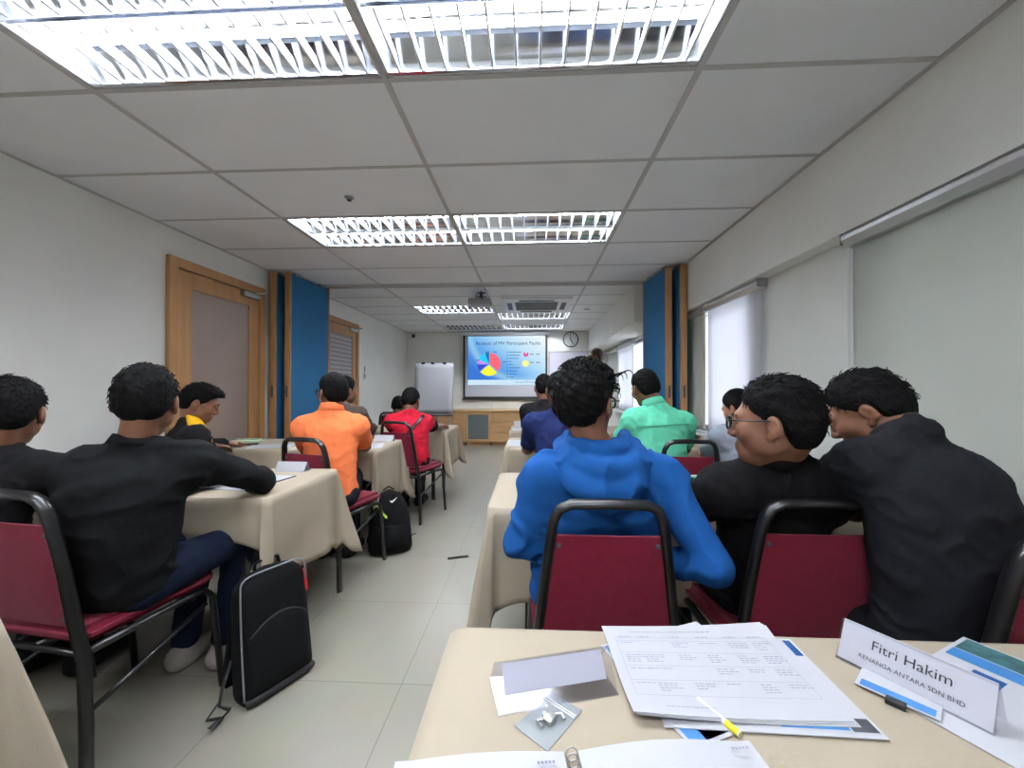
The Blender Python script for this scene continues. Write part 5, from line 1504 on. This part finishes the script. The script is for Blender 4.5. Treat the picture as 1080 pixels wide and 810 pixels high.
gs = thing('green_booklet', 'white booklet with green stripe behind the phone on the table', 'booklet', (0.86, 2.035, TOP), 0.05)
mb = MB(); sheet(mb, 0.24, 0.13, 0.005, None, 0, 1); mb.build('cover', MT['paper'], gs)
mb = MB(); quad(mb, -0.119, 0.119, 0.005, 0.04, 0.0056); mb.build('green_stripe', mat('green_print', (50, 140, 100), 0.6), gs)
for k, (y, w_) in enumerate(((3.15, 0.22), (3.5, 0.2), (3.95, 0.22))):
    r = thing('window_sill_papers', ('crumpled white papers on the sill beside the woman in grey', 'white papers on window sill right of the mint green shirted person', 'white papers at the far end of the window sill by the partition')[k], 'paper', (XR + 0.055, y, 0.80), 0.1 * k, 'papers on the window sill')
    for q in range(2):
        mb = MB(); sheet(mb, 0.12, w_, 0.004, Matrix.Translation((0, 0.02 * q, 0.005 * q)) @ Matrix.Rotation(0.1 * q, 4, 'Z'), 0.02); mb.build('sheet', MT['paper'], r, smooth=True)

# ------------------------------------------------------------------ bags and the pen on the floor
def bag_body(w_, d_, h_, taper, dome, n=28, m_=22, flat=4.0):
    """rounded pack: superellipse cross-sections stacked upward"""
    rows = []
    for j in range(m_ + 1):
        t = j / m_; z = h_ * t
        e = 1.0
        if t < 0.08: e = 0.90 + 0.10 * math.sin(t / 0.08 * PI / 2)
        k = (1 - t) / dome if t > 1 - dome else 1.0
        top = math.sqrt(max(0.0, 1 - (1 - k) ** 2)) if k < 1 else 1.0
        wx = w_ / 2 * (1 - taper * t * t) * e * (0.12 + 0.88 * top) ; dy = d_ / 2 * (1 - 0.25 * t) * e * (0.10 + 0.90 * top)
        row = []
        for i in range(n):
            a = 2 * PI * i / n; c_, s_ = math.cos(a), math.sin(a)
            row.append((wx * math.copysign(abs(c_) ** (2 / flat), c_), dy * math.copysign(abs(s_) ** (2 / 3.0), s_), z))
        rows.append(row)
    mb_ = MB(); mb_.grid(rows, closed=True); mb_.f.append(tuple(range(n - 1, -1, -1))); mb_.f.append(tuple(m_ * n + i for i in range(n)))
    return mb_
b1 = thing('laptop_backpack', 'black laptop backpack with grey piping standing by left table corner', 'backpack', (-1.035, 1.565, 0), math.radians(63))
b1.rotation_euler = (math.radians(-7), 0, math.radians(63))
bag_body(0.285, 0.13, 0.475, 0.10, 0.16, flat=6).build('body', MT['bagfabric'], b1, smooth=True)
mb = MB()
pf = []
for z in np.linspace(0.03, 0.40, 12): pf.append((-(0.1425 * (1 - 0.10 * (z / 0.475) ** 2) - 0.004), -0.050 * (1 - 0.25 * z / 0.475), z))
for u in np.linspace(0.08, 0.92, 16): pf.append((-0.129 * math.copysign(abs(math.cos(PI * u)) ** 0.35, math.cos(PI * u)), -0.043, 0.405 + 0.062 * math.sin(PI * u) ** 0.5))
for z in np.linspace(0.40, 0.37, 3): pf.append(((0.1425 * (1 - 0.10 * (z / 0.475) ** 2) - 0.004), -0.050 * (1 - 0.25 * z / 0.475), z))
mb.tube(pf, 0.0035, 6); mb.build('piping', MT['piping'], b1, smooth='full')
mb = MB(); rows = []
for j in range(9):
    t = j / 8; z = 0.045 + 0.25 * t; row = []
    for i in range(13):
        u = i / 12 * 2 - 1; zz = z if j < 8 else 0.295 - 0.05 * u * u
        if j == 7: zz = 0.26 - 0.035 * u * u
        row.append((0.118 * u, -0.064 - 0.018 * (1 - u ** 4) * math.sin(PI * min(1, t * 0.9 + 0.1)) ** 0.5 + 0.012 * t, zz))
    rows.append(row)
mb.grid(rows); pk = mb.build('front_pocket', MT['bagfabric'], b1, smooth=True, solid=0.004)
mb = MB(); mb.tube([(0.112 * u, -0.072 + 0.006 * u * u, 0.298 - 0.05 * u * u) for u in np.linspace(-1, 1, 13)], 0.003, 6); mb.build('zip', MT['bagtrim'], pk, smooth='full')
mb = MB(); mb.tube([(-0.13, -0.040, 0.014), (-0.10, -0.054, 0.018), (0.10, -0.054, 0.018), (0.13, -0.040, 0.014)], 0.016, 8); mb.build('base_trim', MT['bagtrim'], b1, smooth='full')
mb = MB(); mb.tube([(-0.05, 0.01, 0.468), (-0.045, 0.01, 0.492), (0, 0.01, 0.500), (0.045, 0.01, 0.492), (0.05, 0.01, 0.468)], 0.010, 8, flat=0.006); mb.build('handle', MT['bagfabric'], b1, smooth='full')
for s_ in (-1, 1):
    mb = MB(); pts = [(s_ * 0.07, 0.045, 0.44), (s_ * 0.085, 0.085, 0.38), (s_ * 0.10, 0.095, 0.25), (s_ * 0.13, 0.085, 0.12), (s_ * 0.135, 0.06, 0.06)]
    mb.tube(pts, 0.022, 8, flat=0.006); mb.build('shoulder_strap', MT['bagfabric'], b1, smooth='full')
mb = MB(); mb.tube([(-0.135, 0.04, 0.16), (-0.175, 0.03, 0.08), (-0.19, 0.02, 0.035), (-0.165, 0.0, 0.012), (-0.20, -0.02, 0.012), (-0.235, 0.01, 0.02), (-0.19, 0.025, 0.045)], 0.009, 6, flat=0.003); mb.tube([(-0.20, -0.02, 0.012), (-0.25, -0.05, 0.022)], 0.009, 6, flat=0.003); mb.build('strap_end', MT['bagtrim'], b1, smooth='full')
mb = MB(); mb.box((0.128, -0.02, 0.31), (0.150, 0.02, 0.40), 0.003); mb.build('red_tag', MT['red'], b1)

b2 = thing('sports_backpack', 'black sports backpack with white tick mark and lime lettering on floor', 'backpack', (-1.035, 2.87, 0), math.radians(28))
b2.rotation_euler = (math.radians(-9), 0, math.radians(28))
bag_body(0.31, 0.20, 0.44, 0.30, 0.42, flat=2.8).build('body', MT['bagfabric'], b2, smooth=True)
rows = []
for j in range(11):
    t = j / 10; z = 0.015 + 0.16 * t; row = []
    for i in range(15):
        a = PI * (1 + i / 14); row.append((0.150 * math.cos(a) * (1 - 0.06 * t), 0.124 * math.sin(a) * (1 - 0.05 * t) * (0.94 + 0.12 * math.sin(PI * t)), z + 0.02 * math.sin(PI * i / 14)))
    rows.append(row)
mb = MB(); mb.grid(rows); mb.build('front_pocket', MT['bagfabric'], b2, smooth=True, solid=0.006)
bodyme = [o for o in b2.children if o.name.startswith('body')][0].data
bv = np.array([v.co for v in bodyme.vertices])
def bag_front(x, z):
    d = np.hypot(bv[:, 0] - x, bv[:, 2] - z) + (bv[:, 1] > 0) * 10
    i = np.argsort(d)[:4]; w_ = 1 / (d[i] + 0.002)
    return float((bv[i, 1] * w_).sum() / w_.sum()) - 0.006
def emblem(name, poly, m_):
    mb_ = MB(); vs = [(x, bag_front(x, z), z) for x, z in poly]
    mb_.add(vs, [tuple(range(len(vs)))]); return mb_.build(name, m_, b2, solid=0.001)
emblem('tick_emblem', [(-0.008, 0.366), (0.0, 0.352), (0.012, 0.350), (0.052, 0.385), (0.014, 0.364), (0.005, 0.363)], MT['white'])
for k, (ox, oz) in enumerate(((-0.098, 0.335), (-0.084, 0.312), (-0.072, 0.288), (-0.055, 0.268))):
    emblem('lime_letter', [(ox, oz), (ox + 0.016, oz - 0.022), (ox + 0.028, oz - 0.016), (ox + 0.024, oz - 0.004), (ox + 0.014, oz + 0.006), (ox + 0.006, oz + 0.014)], MT['lime'])
mb = MB(); mb.tube([(-0.04, 0.03, 0.435), (0, 0.03, 0.46), (0.04, 0.03, 0.435)], 0.009, 8, flat=0.005); mb.build('handle', MT['bagfabric'], b2, smooth='full')
for s_ in (-1, 1):
    mb = MB(); mb.tube([(s_ * 0.05, 0.07, 0.40), (s_ * 0.08, 0.115, 0.32), (s_ * 0.11, 0.12, 0.18), (s_ * 0.14, 0.09, 0.06)], 0.026, 8, flat=0.007); mb.build('shoulder_strap', MT['bagfabric'], b2, smooth='full')
mb = MB(); mb.tube([(0.148, -0.02, 0.09), (0.175, -0.03, 0.10), (0.185, -0.03, 0.098)], 0.007, 6, flat=0.003); mb.build('side_loop', MT['bagfabric'], b2, smooth='full')

fp = thing('floor_pen', 'thin black pen lying on the aisle floor tiles', 'pen', (-0.515, 2.777, 0.006), math.radians(20))
mb = MB(); mb.tube([(-0.075, 0, 0), (0.06, 0, 0), (0.075, 0, 0)], [0.008, 0.008, 0.003], 8); mb.build('barrel', MT['blackplastic'], fp, smooth=True)
mb = MB(); mb.box((-0.07, -0.002, 0.005), (-0.03, 0.002, 0.008), 0.0008); mb.build('clip', MT['blackplastic'], fp)
